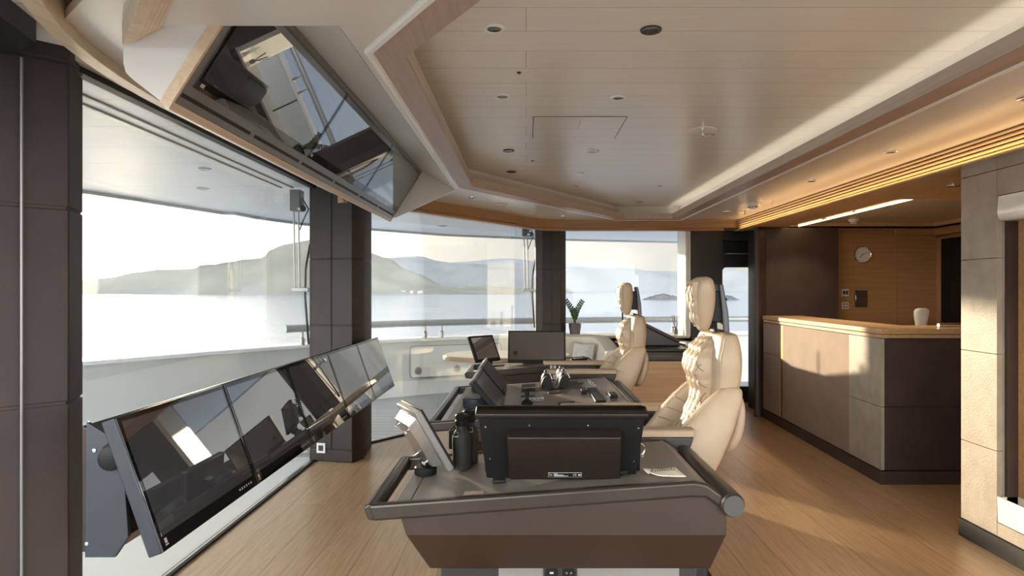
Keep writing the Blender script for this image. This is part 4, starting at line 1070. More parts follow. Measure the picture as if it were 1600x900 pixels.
    for s in (-1, 1):
        for k in range(2, 15):
            run = []
            for j in range(160):
                z = 0.575 + 0.605 * j / 159; y = s * (k - z / 0.105) * 0.068; x, hw = padx(min(0.2, abs(y)), z)
                if abs(y) < hw * 0.93: run.append(G(x - 0.0050, y, z))
            if len(run) > 5: b.tube(run[::3], 0.0022, 6)
    b.obj('quilt_seams', 'seam', r)
    # seam band over the shoulders
    for s in (-1, 1):
        b = B(); b.tube([G(lerp_row(secs, z)[1] + 0.020, s * lerp_row(secs, z)[3] * 0.955, z) for z in [0.96 + 0.025 * k for k in range(10)]], 0.0032, 6); b.obj('piping', 'cream_top', r)
    # lumbar shell at the rear
    b = B(); rr = []
    for z, hw, x0, x1 in ((0.635, 0.08, 0.90, 0.935), (0.655, 0.16, 0.88, 0.965), (0.71, 0.20, 0.89, 0.995), (0.80, 0.21, 0.92, 1.012), (0.88, 0.205, 0.93, 1.012), (0.925, 0.17, 0.94, 1.0), (0.945, 0.09, 0.95, 0.985)):
        rr.append([G(x0, -hw, z), G((x0 + x1) / 2 + 0.012, -hw - 0.012, z), G(x1 - 0.006, -hw * 0.92, z), G(x1, 0, z), G(x1 - 0.006, hw * 0.92, z), G((x0 + x1) / 2 + 0.012, hw + 0.012, z), G(x0, hw, z)])
    b.rings(rr); b.obj('lumbar_shell', 'cream', r, sub=2)
    # headrest: shield shaped pad with quilted face, on a dark post
    hs = [(1.205, 0.034, 0.836, 0.876), (1.23, 0.050, 0.825, 0.886), (1.28, 0.078, 0.812, 0.896), (1.34, 0.105, 0.80, 0.90), (1.40, 0.124, 0.795, 0.898), (1.44, 0.122, 0.802, 0.892), (1.462, 0.098, 0.818, 0.884), (1.470, 0.055, 0.836, 0.87)]
    rr = []
    for z, hw, x0, x1 in hs:
        half = [(0.0, x0), (0.6 * hw, x0 + 0.002), (0.92 * hw, x0 + 0.014), (hw, (x0 + x1) / 2), (0.9 * hw, x1 - 0.010), (0.5 * hw, x1)]
        loop = half + [(0.0, x1)] + [(-y, x) for y, x in half[:0:-1]]
        rr.append([G(x, y, z) for y, x in loop])
    b = B(); b.rings(rr); b.obj('headrest', 'cream', r, sub=2)
    rows = []
    for j in range(57):
        v = j / 56; z = 1.225 + 0.225 * v; _, hw, x0, _ = lerp_row(hs, z); row = []
        for i in range(33):
            uu = i / 32 * 2 - 1; y = uu * hw * 0.70; au = abs(uu)
            e = max(0, min(1, (1 - au) * 5 - 0.3)) * max(0, min(1, (1 - abs(2 * v - 1)) * 6 - 0.3))
            h = quilt_height(y / 0.068 + z / 0.105, y / 0.068 - z / 0.105)
            row.append(G(x0 - 0.005 - 0.009 * h * e + (0.02 if (au > 0.97 or v in (0, 1)) else 0), y, z))
        rows.append(row)
    b = B(); b.rings(rows, False, False, closed=False); hq = b.obj('headrest_quilt', 'cream', r, ang=80)
    b = B()
    for s in (-1, 1):
        for k in range(10, 16):
            run = []
            for j in range(120):
                z = 1.235 + 0.205 * j / 119; y = s * (k - z / 0.105) * 0.068; _, hw, x0, _ = lerp_row(hs, z)
                if abs(y) < hw * 0.60: run.append(G(x0 - 0.0095, y, z))
            if len(run) > 5: b.tube(run[::3], 0.0021, 6)
    b.obj('headrest_seams', 'seam', hq)
    b = B(); b.rings([[G(x0, -w_, z), G(x1, -w_, z), G(x1, w_, z), G(x0, w_, z)] for z, x0, x1, w_ in ((1.10, 0.945, 0.975, 0.055), (1.30, 0.935, 0.965, 0.048), (1.435, 0.92, 0.942, 0.040))])
    b.obj('headrest_post', 'gun', r, bevel=0.005)
    b = B(); p0_, p1_ = G(0.89, -0.03, 1.25), G(0.945, 0.03, 1.40); b.box(p0_.x, p1_.x, p0_.y, p1_.y, p0_.z, p1_.z); b.obj('headrest_bracket', 'black', r, bevel=0.004)
    b = B(); b.lathe([(0, -0.045), (0.011, -0.045), (0.011, 0.045), (0, 0.045)], G(0.915, 0, 1.208), (0, 1, 0), 12); b.obj('headrest_hinge', 'black', r)
    # seat cushion
    rr = []
    for x, hw, zt in ((0.60, 0.18, 0.575), (0.62, 0.21, 0.60), (0.68, 0.22, 0.612), (0.74, 0.22, 0.61), (0.80, 0.215, 0.605), (0.83, 0.20, 0.60)):
        rr.append([G(x, -hw, 0.50), G(x, -hw - 0.01, 0.55), G(x, -hw, zt + 0.012), G(x, -hw * 0.7, zt), G(x, 0, zt - 0.006), G(x, hw * 0.7, zt), G(x, hw, zt + 0.012), G(x, hw + 0.01, 0.55), G(x, hw, 0.50)])
    b = B(); b.rings(rr); b.obj('seat', 'cream', r, sub=2)
    f0, f1 = G(0.66, -0.19, 0.44), G(0.90, 0.19, 0.51)
    b = B(); b.box(f0.x, f1.x, f0.y, f1.y, f0.z, f1.z); b.obj('seat_frame', 'charcoal', r, bevel=0.008)
    # armrests: tan pad on a dark tapering body with control buttons
    for s in (-1, 1):
        y0 = cy + s * 0.268; X0, X1 = cx - 0.625, cx - 0.135; zt = 0.862
        b = B(); xs = [(X0, 0.026), (X0 + 0.015, 0.038), (X0 + 0.09, 0.042), (X1 - 0.06, 0.042), (X1 - 0.006, 0.040), (X1, 0.032)]
        b.rings([[(x, y0 - h, zt - 0.028), (x, y0 + h, zt - 0.028), (x, y0 + h, zt - 0.007), (x, y0 + h * 0.8, zt), (x, y0 - h * 0.8, zt), (x, y0 - h, zt - 0.007)] for x, h in xs])
        a = b.obj('armrest', 'cream_top', r, bevel=0.003)
        b = B(); b.prism([(X0 + 0.02, zt - 0.028), (X0 + 0.03, zt - 0.058), (X0 + 0.28, zt - 0.082), (X1 - 0.02, zt - 0.078), (X1 - 0.004, zt - 0.028)], 'xz', y0 - 0.036, y0 + 0.036); b.obj('arm_body', 'charcoal', a, bevel=0.006)
        b = B(); b.box(X1 - 0.09, cx - 0.04, cy + s * 0.232 - 0.012, cy + s * 0.232 + 0.012, zt - 0.09, zt - 0.04); b.obj('arm_link', 'black', a, bevel=0.004)
        for k in range(4):
            b = B(); b.lathe([(0, 0), (0.010, 0), (0.010, 0.003), (0, 0.004)], (X0 + 0.06 + 0.028 * (k % 2), y0 - 0.036, zt - 0.040 - 0.016 * (k // 2) * 0.9), (0, -1, 0), 14)
            b.obj('arm_button', 'label_ink', a)
    # pedestal, carriage and floor base
    b = B(); b.prism([(cx - 0.06, 0.022), (cx + 0.035, 0.022), (cx + 0.025, 0.58), (cx - 0.07, 0.58)], 'xz', cy + 0.10, cy + 0.26); b.obj('pedestal', 'charcoal', r, bevel=0.01)
    b = B(); b.box(cx - 0.16, cx + 0.02, cy - 0.12, cy + 0.27, 0.535, 0.60); b.obj('carriage', 'black', r, bevel=0.006)
    b = B(); b.box(cx - 0.13, cx + 0.11, cy + 0.08, cy + 0.42, 0.0, 0.022); b.obj('floor_plate', 'black', r, bevel=0.004)
    return r
chair1 = helm_chair('helm_chair', 'cream quilted helm chair nearer the camera beside the small side console', 0.792, 2.787)
chair2 = copy_tree(chair1); chair2.location = (0.758, 4.68, 0.0)
chair2['label'] = 'cream quilted helm chair farther off in front of the window'

# ================================================================ LOUNGE CORNER
r = thing('lounge_table', 'white topped oak edged table by the curved port window', 'table', (-0.18, 6.22, 0.0))
def oval(cx, cy, rx, ry, n=40, p=2.6):
    out = []
    for k in range(n):
        a = 2 * math.pi * k / n; c, s = math.cos(a), math.sin(a)
        out.append((cx + rx * math.copysign(abs(c) ** (2 / p), c), cy + ry * math.copysign(abs(s) ** (2 / p), s)))
    return out
b = B(); b.prism(oval(-0.18, 6.22, 0.62, 0.40), 'xy', 0.745, 0.785); b.obj('table_edge', 'pale_oak', r, bevel=0.006)
b = B(); b.prism(oval(-0.18, 6.22, 0.60, 0.38), 'xy', 0.785, 0.790); b.obj('table_top', 'table_top', r)
b = B(); b.lathe([(0.24, 0), (0.24, 0.02), (0.07, 0.04), (0.06, 0.70), (0.16, 0.745)], (-0.18, 6.22, 0)); b.obj('pedestal', 'pale_oak', r)

def cushion_box(b, x0, x1, y0, y1, z0, z1): b.box(x0, x1, y0, y1, z0, z1)
r = thing('corner_sofa', 'cream L shaped sofa along the far window', 'sofa', (0.8, 7.3, 0.0))
b = B(); b.box(0.22, 0.94, 6.75, 7.62, 0.0, 0.30); b.obj('plinth', 'charcoal', r, bevel=0.01)
b = B(); b.box(0.20, 0.50, 6.70, 7.45, 0.30, 0.47); b.obj('seat_cushion', 'fabric_white', r, bevel=0.04, seg=4)
b = B(); b.box(0.51, 0.80, 6.70, 7.45, 0.30, 0.47); b.obj('seat_cushion', 'fabric_white', r, bevel=0.04, seg=4)
path = [(0.18, 7.55), (0.68, 7.58), (0.80, 7.50), (0.86, 7.30), (0.885, 6.85), (0.89, 6.62)]
rr = []
pts = smooth_path(path, 0.22, 6)
for i, p in enumerate(pts):
    q = pts[min(i + 1, len(pts) - 1)] - pts[max(i - 1, 0)]; n = Vector((-q.y, q.x)).normalized(); f = i / (len(pts) - 1)
    zt = 0.885 - 0.10 * max(0, (f - 0.55) / 0.45) ** 1.3
    rr.append([(p.x + n.x * o, p.y + n.y * o, z) for o, z in ((-0.10, 0.42), (-0.10, 0.60), (-0.06, zt - 0.02), (-0.02, zt), (0.08, zt), (0.11, zt - 0.03), (0.11, 0.42))])
b = B(); b.rings(rr); b.obj('backrest', 'fabric_white', r, bevel=0.015, seg=3)
def pillow(label, c, w, h, t, rot, lean):
    b = B(); n = 14; rows = []
    top = []; 
    for side in (1, -1):
        R_ = []
        for j in range(n + 1):
            v = j / n * 2 - 1; row = []
            for i in range(n + 1):
                u = i / n * 2 - 1
                th = t * (max(0, 1 - u ** 4) * max(0, 1 - v ** 4)) ** 0.55
                k = 1 - 0.07 * (1 - (1 - abs(u)) ) * (1 - v * v) ; k2 = 1 - 0.07 * (1 - u * u) * abs(v)
                row.append(Vector((u * w / 2 * (1 - 0.06 * (1 - v * v)), side * th / 2, h / 2 * v * (1 - 0.06 * (1 - u * u)))))
            R_.append(row)
        rows.append(R_)
    m = Matrix.Translation(c) @ Matrix.Rotation(R(rot), 4, 'Z') @ Matrix.Rotation(R(lean), 4, 'X')
    for R_ in rows: b.rings([[m @ p for p in row] for row in R_], False, False, closed=False)
    o = b.obj('scatter_cushion', 'cushion', weld=0.0008)
    return tag(o, label, 'cushion')
pillow('pale grey patterned cushion leaning on the cream sofa by the far window', Vector((0.64, 7.20, 0.66)), 0.30, 0.34, 0.13, -48, -10)

r = thing('potted_plant', 'small green leafy plant in a grey pot on the far window sill', 'plant', (0.60, 7.86, 0.87))
b = B(); b.lathe([(0, 0), (0.060, 0), (0.075, 0.10), (0.077, 0.135), (0.070, 0.135), (0.067, 0.12), (0, 0.12)], (0.60, 7.86, 0.871)); b.obj('pot', 'pot', r)
b = B(); b.lathe([(0, 0), (0.066, 0)], (0.60, 7.86, 0.993)); b.obj('soil', 'rubber', r)
rnd = random.Random(4)
for dx, dy, h, lx in ((-0.030, 0.0, 0.32, -0.115), (0.022, 0.01, 0.31, 0.10), (0.0, -0.01, 0.20, -0.03)):
    base = Vector((0.60 + dx * 0.4, 7.86 + dy, 0.99)); tip = base + Vector((lx, dy * 3, h))
    pts = [base + (tip - base) * t + Vector((-lx * 0.35 * math.sin(t * math.pi) , 0, 0)) for t in [k / 8 for k in range(9)]]
    b = B(); b.tube(pts, [0.008 - 0.0006 * k for k in range(9)], 8); st = b.obj('stem', 'stem', r)
    b = B()
    for k in range(9):
        t = 0.30 + 0.075 * k; i = min(int(t * 8), 7); p = pts[i] + (pts[i + 1] - pts[i]) * (t * 8 - i)
        ax = (pts[i + 1] - pts[i]).normalized()
        for s in (-1, 1):
            side = ax.cross(Vector((0, 1, 0))).normalized() * s
            dirv = (side * 0.8 + ax * 0.55 + Vector((0, 0.25 * s * (-1) ** k, 0))).normalized(); ln2 = 0.047 * (1 - 0.4 * abs(t - 0.6))
            wv = dirv.cross(Vector((0, 1, 0))).normalized() * 0.0115
            q = [p, p + dirv * ln2 * 0.35 + wv, p + dirv * ln2 * 0.75 + wv * 0.8, p + dirv * ln2, p + dirv * ln2 * 0.75 - wv * 0.8, p + dirv * ln2 * 0.35 - wv]
            tk = Vector((0, 0.0015, 0)); b.rings([[v - tk for v in q], [v + tk for v in q]])
    b.obj('leaves', 'leaf', st, smooth=False)

r = thing('chart_cabinet', 'oak fronted cabinet with dark top between the two helm chairs', 'cabinet', (1.55, 6.8, 0.0))
b = B(); b.box(1.05, 1.90, 6.42, 7.35, 0.0, 0.70); b.obj('body', 'pelmet', r, bevel=0.004)
b = B(); b.box(1.03, 1.93, 6.38, 7.40, 0.70, 0.80); b.obj('top_band', 'leather_dark', r, bevel=0.015)
b = B(); b.box(1.02, 1.94, 6.37, 7.41, 0.80, 0.825); b.obj('worktop', 'charcoal', r, bevel=0.008, seg=3)
b = B(); b.box(1.10, 1.55, 6.374, 6.38, 0.742, 0.765); b.obj('drawer_pull', 'bronze', r, bevel=0.002)
r = thing('chart_display', 'dark tilted instrument lid on the oak cabinet behind the far helm chair', 'instrument', (1.35, 6.9, 0.826))
b = B(); b.prism([(1.03, 0.828), (1.62, 0.828), (1.63, 0.842), (1.16, 1.075), (1.13, 1.085), (1.10, 1.065), (1.03, 0.95)], 'xz', 6.72, 7.18); b.obj('body', 'charcoal', r, bevel=0.006)
b = B(); b.frame((1.60, 6.70, 0.858), (-0.46, 0, 0.228), (0, 0.50, 0), (0.014, 0, 0.030)); b.obj('lid', 'leather_dark', r, bevel=0.005)
b = B(); b.frame((1.66, 6.66, 0.827), (0.20, 0, 0), (0, 0.34, 0), (0, 0, 0.018)); tag(b.obj('chart_tray', 'steel', bevel=0.004), 'small metal tray on the cabinet top beside the tilted lid', 'tray')

r = thing('reed_diffuser', 'small glass bottle with dark reeds on the far window sill', 'diffuser', (1.85, 7.90, 0.87))
b = B(); b.lathe([(0, 0), (0.024, 0), (0.026, 0.01), (0.026, 0.055), (0.012, 0.07), (0.012, 0.085), (0.009, 0.085), (0, 0.06)], (1.85, 7.90, 0.871)); b.obj('bottle', 'pot', r)
for k, (dx, dy) in enumerate(((-0.05, 0), (-0.02, 0.02), (0.015, -0.02), (0.04, 0.01), (-0.035, -0.03))):
    b = B(); b.tube([(1.85, 7.90, 0.885), (1.85 + dx, 7.90 + dy, 1.10)], 0.0035, 6); b.obj('reed', 'rubber', r)

# ================================================================ BAR
r = thing('bar_counter', 'leather fronted bar counter with oak top on the right of the room', 'bar', (2.9, 5.9, 0.0))
F0, F1, Rr = Vector((2.575, 4.64)), Vector((2.635, 7.11)), 4.45
b = B()
b.prism([(2.60, 4.67), (2.66, 7.10), (3.02, 7.10), (2.96, 5.05), (Rr, 5.05), (Rr, 4.67)], 'xy', 0.0, 1.06); b.obj('carcass', 'charcoal', r, smooth=False)
b = B(); b.prism([(2.567, 4.632), (2.625, 7.11), (2.66, 7.11), (2.62, 4.70), (Rr, 4.70), (Rr, 4.632)], 'xy', 0.0, 0.095); b.obj('plinth', 'leather_dark', r, smooth=False)
# front leather panels
L_ = (F1 - F0).length
def fs(y): return (y - 4.64) / (7.11 - 4.64)
b = B(); b.panels(F0 + Vector((0.024, 0)), F1 + Vector((0.024, 0)), [0.10, 1.055], [fs(5.13), fs(6.54)], 0.024, 0.003); b.obj('front_panel', 'suede', r, smooth=False)
b = B(); b.panels(F0 + Vector((0.024, 0)), F1 + Vector((0.024, 0)), [0.10, 0.56, 1.055], [0.0, fs(5.13)], 0.024, 0.004); b.obj('corner_panel', 'leather_grey', r, smooth=False)
b = B(); b.panels(F0 + Vector((0.024, 0)), F1 + Vector((0.024, 0)), [0.10, 0.72, 1.055], [fs(6.62), 1.0], 0.024, 0.004); b.obj('end_panel', 'suede', r, smooth=False)
b = B(); q0, q1 = F0 + (F1 - F0) * fs(6.545), F0 + (F1 - F0) * fs(6.60); b.frame((q0.x + 0.004, q0.y, 0.10), (q1.x - q0.x, q1.y - q0.y, 0), (0.02, 0, 0), (0, 0, 0.95)); b.obj('copper_inlay', 'copper', r, smooth=False)
b = B(); b.panels((Rr, 4.67), (2.575, 4.67), [0.10, 0.56, 1.055], [0, 0.5, 1], 0.026, 0.004)
b.obj('side_panel', 'leather_dark', r, smooth=False)
top_poly = [(2.565, 4.625), (2.625, 7.11), (3.05, 7.11), (2.99, 5.10), (Rr, 5.10), (Rr, 4.625)]
b = B(); b.prism(top_poly, 'xy', 1.088, 1.128); b.obj('counter_top', 'bar_top', r, bevel=0.004)
b = B(); b.prism([(2.572, 4.632), (2.632, 7.10), (3.04, 7.10), (2.985, 5.09), (Rr, 5.09), (Rr, 4.632)], 'xy', 1.060, 1.084); b.obj('top_batten', 'bar_top', r, smooth=False)
b = B(); b.lathe([(0, -0.09), (0.014, -0.09), (0.018, -0.07), (0.018, 0.09), (0, 0.09)], (3.13, 4.72, 1.149), (1, 0, 0.0), 16)
tag(b.obj('steel_rod', 'chrome'), 'short chrome cylinder lying on the bar top beside the pillar', 'ornament')

r = thing('lounge_chair', 'white shell backed chair behind the bar, only its top showing', 'chair', (3.78, 5.95, 0.0))
rr = []
for z, hw, y in ((0.46, 0.22, 6.10), (0.60, 0.26, 6.14), (0.85, 0.20, 6.16), (1.05, 0.048, 6.16), (1.10, 0.056, 6.16), (1.16, 0.072, 6.155), (1.205, 0.078, 6.15), (1.228, 0.062, 6.145), (1.238, 0.03, 6.14)):
    rr.append([(3.80 - hw, y, z), (3.80 - hw * 0.9, y - 0.03, z), (3.80, y - 0.035, z), (3.80 + hw * 0.9, y - 0.03, z), (3.80 + hw, y, z), (3.80 + hw * 0.8, y + 0.03, z), (3.80, y + 0.04, z), (3.80 - hw * 0.8, y + 0.03, z)])
b = B(); b.rings(rr); b.obj('backrest', 'fabric_white', r, sub=2)
b = B(); b.box(3.56, 4.04, 5.66, 6.12, 0.42, 0.50); b.obj('seat', 'fabric_white', r, bevel=0.03, seg=3)
b = B(); b.lathe([(0.22, 0), (0.22, 0.02), (0.04, 0.04), (0.035, 0.42), (0, 0.42)], (3.80, 5.9, 0)); b.obj('pedestal', 'charcoal', r)

# wall clock
r = thing('wall_clock', 'round chrome rimmed clock on the oak wall behind the bar', 'clock', (3.92, 7.49, 1.83))
cc = Vector((3.925, 7.488, 1.827)); rad = 0.100
b = B(); b.lathe([(0, 0), (rad, 0), (rad, 0.03), (rad - 0.006, 0.036), (rad - 0.012, 0.03), (rad - 0.012, 0.02), (0, 0.02)], cc, (0, -1, 0), 40); b.obj('rim', 'chrome', r)
b = B(); b.lathe([(0, 0.020), (rad - 0.012, 0.020), (rad - 0.012, 0.022), (0, 0.022)], cc, (0, -1, 0), 40); b.obj('dial', 'white_plastic', r)
def hand(ang, ln3, wd, name, dz):
    a = R(ang); d = Vector((math.sin(a), 0, math.cos(a))); s = Vector((d.z, 0, -d.x)); b = B()
    b.frame(cc + Vector((0, -0.024 - dz, 0)) - d * 0.012 - s * wd / 2, d * (ln3 + 0.012), s * wd, Vector((0, -0.001, 0))); b.obj(name, 'ink', r, smooth=False)
hand(68, 0.075, 0.004, 'minute_hand', 0.001); hand(220, 0.048, 0.006, 'hour_hand', 0.0)
for k in range(12):
    a = R(30 * k); d = Vector((math.sin(a), 0, math.cos(a))); s = Vector((d.z, 0, -d.x)); b = B()
    b.frame(cc + Vector((0, -0.0225, 0)) + d * 0.070 - s * 0.002, d * 0.012, s * 0.004, Vector((0, -0.001, 0))); b.obj('hour_mark', 'ink', r, smooth=False)

for label, z, grid in (('upper white switch plate with two dark rockers on the oak wall', 1.383, (2, 1)), ('lower white switch plate with four small keys on the oak wall', 1.232, (2, 2))):
    r = thing('switch_plate', label, 'switch', (3.73, 7.49, z))
    b = B(); b.box(3.69, 3.772, 7.477, 7.489, z - 0.042, z + 0.042); b.obj('plate', 'plate', r, bevel=0.003)
    for i in range(grid[0]):
        for j in range(grid[1]):
            w_, h_ = (0.024, 0.044) if grid[1] == 1 else (0.022, 0.022)
            x = 3.731 + (i - 0.5) * 0.034; zz = z + (j - (grid[1] - 1) / 2) * 0.034; b = B()
            b.box(x - w_ / 2, x + w_ / 2, 7.472, 7.477, zz - h_ / 2, zz + h_ / 2); b.obj('rocker', 'leather_dark' if grid[1] == 1 else 'leather_grey', r, bevel=0.001)
b = B(); b.box(3.845, 3.985, 7.470, 7.489, 1.215, 1.41); tag(b.obj('wall_tablet', 'bezel', bevel=0.008, seg=3), 'black touch tablet on the oak wall right of the switch plates', 'tablet')

# marble hearth and lintel of the niche on the right
b = B()
b.rings([[(2.500, 1.45, z0), (2.500, 3.392, z0), (2.60, 3.392, z0), (2.60, 1.45, z0)] for z0 in (0.178, 0.20)] + [[(2.498, 1.45, 0.312), (2.498, 3.394, 0.312), (2.60, 3.394, 0.312), (2.60, 1.45, 0.312)], [(2.505, 1.46, 0.312), (2.505, 3.380, 0.312), (2.599, 3.380, 0.312), (2.599, 1.46, 0.312)], [(2.505, 1.46, 0.27), (2.505, 3.380, 0.27), (2.599, 3.380, 0.27), (2.599, 1.46, 0.27)]])
tag(b.obj('marble_trough', 'marble', bevel=0.004), 'pale marble trough at the foot of the niche in the right wall', 'trough')
b = B(); b.prism([(2.504, 1.903), (2.500, 1.86), (2.498, 1.82), (2.503, 1.79), (2.515, 1.774), (2.60, 1.774), (2.60, 1.903)], 'xz', 1.45, 3.394)
tag(b.obj('marble_lintel', 'marble', ang=60), 'pale rounded marble lintel across the top of the niche', 'lintel')
b = B(); b.box(2.555, 2.60, 3.235, 3.262, 0.315, 1.77); tag(b.obj('niche_batten', 'pale_oak', bevel=0.003), 'bright upright batten inside the niche on the right', 'batten')

# ================================================================ CEILING FITTINGS
def downlight(name, label, px, py, z, rimm='white_plastic', rad=0.041, wood_=False):
    Y = 1000.0 * (z - 1.4) / (455 - py); X = (px - 822) * Y / 1000.0
    r = thing(name, label, 'light', (X, Y, z), 'ceiling downlights')
    b = B(); b.lathe([(rad * 0.62, -0.001), (rad * 0.70, -0.006), (rad * 0.95, -0.007), (rad, -0.004), (rad, 0.0), (rad * 0.62, 0.001)], (X, Y, z), seg=28)
    b.obj('rim', rimm, r)
    b = B(); b.lathe([(0, -0.002), (rad * 0.66, -0.002), (rad * 0.66, -0.0045), (rad * 0.4, -0.0035), (0, -0.0032)], (X, Y, z), seg=24); b.obj('lens', 'lens_dark', r)
for px, py, lab, rm in (
    (772, 44, 'white rimmed downlight nearest the camera, left of the pair', 'white_plastic'), (1017, 46, 'bronze rimmed downlight nearest the camera, right of the pair', 'bronze'),
    (785, 150, 'white rimmed downlight left of the ceiling hatch, second row', 'white_plastic'), (966, 152, 'white rimmed downlight just before the ceiling hatch', 'white_plastic'),
    (795, 235, 'dark rimmed downlight left, just past the ceiling hatch', 'bronze'), (926, 236, 'white rimmed downlight right below the ceiling hatch', 'white_plastic'),
    (799, 268, 'dark rimmed downlight in the fourth row on the left', 'bronze'), (908, 269, 'white rimmed downlight in the fourth row, centre', 'white_plastic'),
    (900, 290, 'white rimmed downlight in the fifth row, centre', 'white_plastic'), (1032, 290, 'white rimmed downlight in the fifth row, right', 'white_plastic'),
    (1000, 315, 'farthest downlight on the raised ceiling boards', 'steel')):
    downlight('downlight', lab, px, py, ZC, rm)
for px, py, lab in ((737, 309, 'downlight in the soffit beyond the overhead displays'), (880, 338, 'downlight in the soffit above the bow column'), (970, 349, 'downlight in the soffit over the far window'),
    (1090, 349, 'downlight in the soffit before the dark door recess'), (1136, 331, 'chrome downlight in the soffit nearest the ceiling detector'), (1268, 282, 'chrome downlight in the right soffit, middle of the row'),
    (1392, 236, 'chrome downlight in the right soffit, nearer the pillar'), (1606, 152, 'chrome downlight in the right soffit at the picture edge')):
    downlight('downlight', lab, px, py, ZS, 'chrome')
for px, py, lab in ((1490, 290, 'downlight in the oak deckhead beside the pillar'),):
    downlight('downlight', lab, px, py, ZB, 'chrome')
for px, py, lab in ((1385, 321, 'small downlight nearest in the strip over the bar'), (1338, 331, 'small downlight in the middle of the strip over the bar'), (1290, 342, 'small downlight farthest in the strip over the bar')):
    downlight('downlight', lab, px, py, ZB + 0.035, 'bronze', 0.035)
for Yl in (5.45, 6.1, 6.8):
    sl = bpy.data.lights.new('bar_spot', 'SPOT'); sl.energy = 14.0; sl.spot_size = R(110); sl.spot_blend = 0.8; sl.color = (1.0, 0.78, 0.52); sl.shadow_soft_size = 0.03
    o = bpy.data.objects.new('bar_spot', sl); C.objects.link(o); o.location = (3.04, Yl, ZB + 0.02)
# exterior deckhead fittings
downlight('downlight', 'flush fitting in the deckhead outside the first window', 320, 264, 2.298, 'steel', 0.045)
downlight('downlight', 'pale flush fitting in the deckhead outside, farther from the glass', 317, 295, 2.298, 'white_plastic', 0.05)
downlight('downlight', 'flush fitting in the deckhead outside the curved window', 692, 353, 2.298, 'steel', 0.07)

def at_ceiling(px, py, z): Y = 1000.0 * (z - 1.4) / (455 - py); return Vector(((px - 822) * Y / 1000.0, Y, z))
def detector(label, px, py, z):
    p = at_ceiling(px, py, z); r = thing('smoke_detector', label, 'detector', p)
    b = B(); b.lathe([(0, -0.012), (0.055, -0.012), (0.06, 0.0), (0, 0.0)], p, seg=28); b.obj('mounting_plate', 'white_plastic', r)
    b = B(); b.lathe([(0, -0.048), (0.03, -0.048), (0.036, -0.042), (0.044, -0.030), (0.05, -0.012), (0, -0.012)], p, seg=28); b.obj('dome', 'white_plastic', r)
    b = B()
    for k in range(10):
        a = k * math.pi / 5; q = p + Vector((math.cos(a) * 0.043, math.sin(a) * 0.043, -0.034)); b.frame(q - Vector((0.004, 0.004, 0.005)), (0.008, 0, 0), (0, 0.008, 0), (0, 0, 0.009))
    b.obj('vent_slots', 'black_seam', r, smooth=False)
detector('white smoke detector dome in the right soffit', 1176, 318, ZS)
detector('white smoke detector on the pale panel over the bar', 1334, 343, ZB + 0.07)

# ceiling hatch
a0, a1, a2, a3 = (at_ceiling(x, y, ZC) for x, y in ((835, 182), (982, 183), (963, 216), (833, 215)))
r = thing('ceiling_hatch', 'rectangular access hatch with small latch in the ceiling boards', 'hatch', ((a0 + a2) / 2))
x0, x1, y0, y1 = 0.045, 0.575, a2.y, a0.y
b = B(); b.box(x0, x1, y0, y1, ZC - 0.004, ZC - 0.0005); b.obj('panel', 'ceil', r, bevel=0.001)
b = B(); t_ = 0.005
b.box(x0 - t_, x0, y0 - t_, y1 + t_, ZC - 0.003, ZC - 0.0005); b.box(x1, x1 + t_, y0 - t_, y1 + t_, ZC - 0.003, ZC - 0.0005); b.box(x0, x1, y0 - t_, y0, ZC - 0.003, ZC - 0.0005); b.box(x0, x1, y1, y1 + t_, ZC - 0.003, ZC - 0.0005)
b.obj('gap', 'leather', r, smooth=False)
p = at_ceiling(961, 201, ZC); b = B(); b.lathe([(0, -0.008), (0.018, -0.008), (0.02, -0.004), (0, -0.004)], p, seg=20); b.obj('latch', 'white_plastic', r)
# crank dish
p = at_ceiling(1098, 203, ZC); r = thing('ceiling_crank', 'white round recess with small chrome crank handle in the ceiling boards', 'handle', p)
b = B(); b.lathe([(0, -0.001), (0.070, -0.001), (0.080, -0.005), (0.084, -0.003), (0.084, 0.0), (0, 0.0)], p, seg=36); b.obj('dish', 'cove', r)
b = B(); b.cyl(p - Vector((0, 0, 0.002)), p - Vector((0, 0, 0.038)), 0.010, 14); b.obj('spindle', 'chrome', r)
b = B(); b.tube([p - Vector((0, 0, 0.025)), p + Vector((0.07, 0.03, -0.025)), p + Vector((0.08, 0.035, -0.018))], 0.006, 8); b.obj('crank_arm', 'chrome', r)
p = at_ceiling(778, 318.5, ZS); b = B(); b.lathe([(0, -0.004), (0.09, -0.004), (0.095, 0), (0, 0)], p, seg=36); tag(b.obj('ceiling_speaker', 'frame_wood'), 'flush round speaker grille in the soffit by the curved window', 'speaker')
for px, py, lab in ((811, 113, 'left'), (832, 251, 'far')):
    p = at_ceiling(px, py, ZC); b = B(); b.lathe([(0, -0.006), (0.008, -0.006), (0.010, 0), (0, 0)], p, seg=14)
    tag(b.obj('sensor_button', 'bronze'), 'tiny round sensor in the ceiling boards, ' + ('nearer the camera before the hatch' if lab == 'left' else 'beyond the hatch'), 'sensor')
# sprinkler rosette near the soffit detector
p = at_ceiling(1140, 329, ZS); r = thing('sprinkler', 'white rosette with small brass sprinkler in the right soffit', 'sprinkler', p + Vector((0.16, 0, 0)))
p = p + Vector((0.16, 0, 0)); b = B(); b.lathe([(0, -0.004), (0.045, -0.004), (0.05, 0), (0, 0)], p, seg=24); b.obj('rosette', 'white_plastic', r)
b = B(); b.lathe([(0, -0.04), (0.012, -0.04), (0.012, -0.036), (0.005, -0.034), (0.005, -0.004), (0, -0.004)], p, seg=14); b.obj('nozzle', 'copper', r)

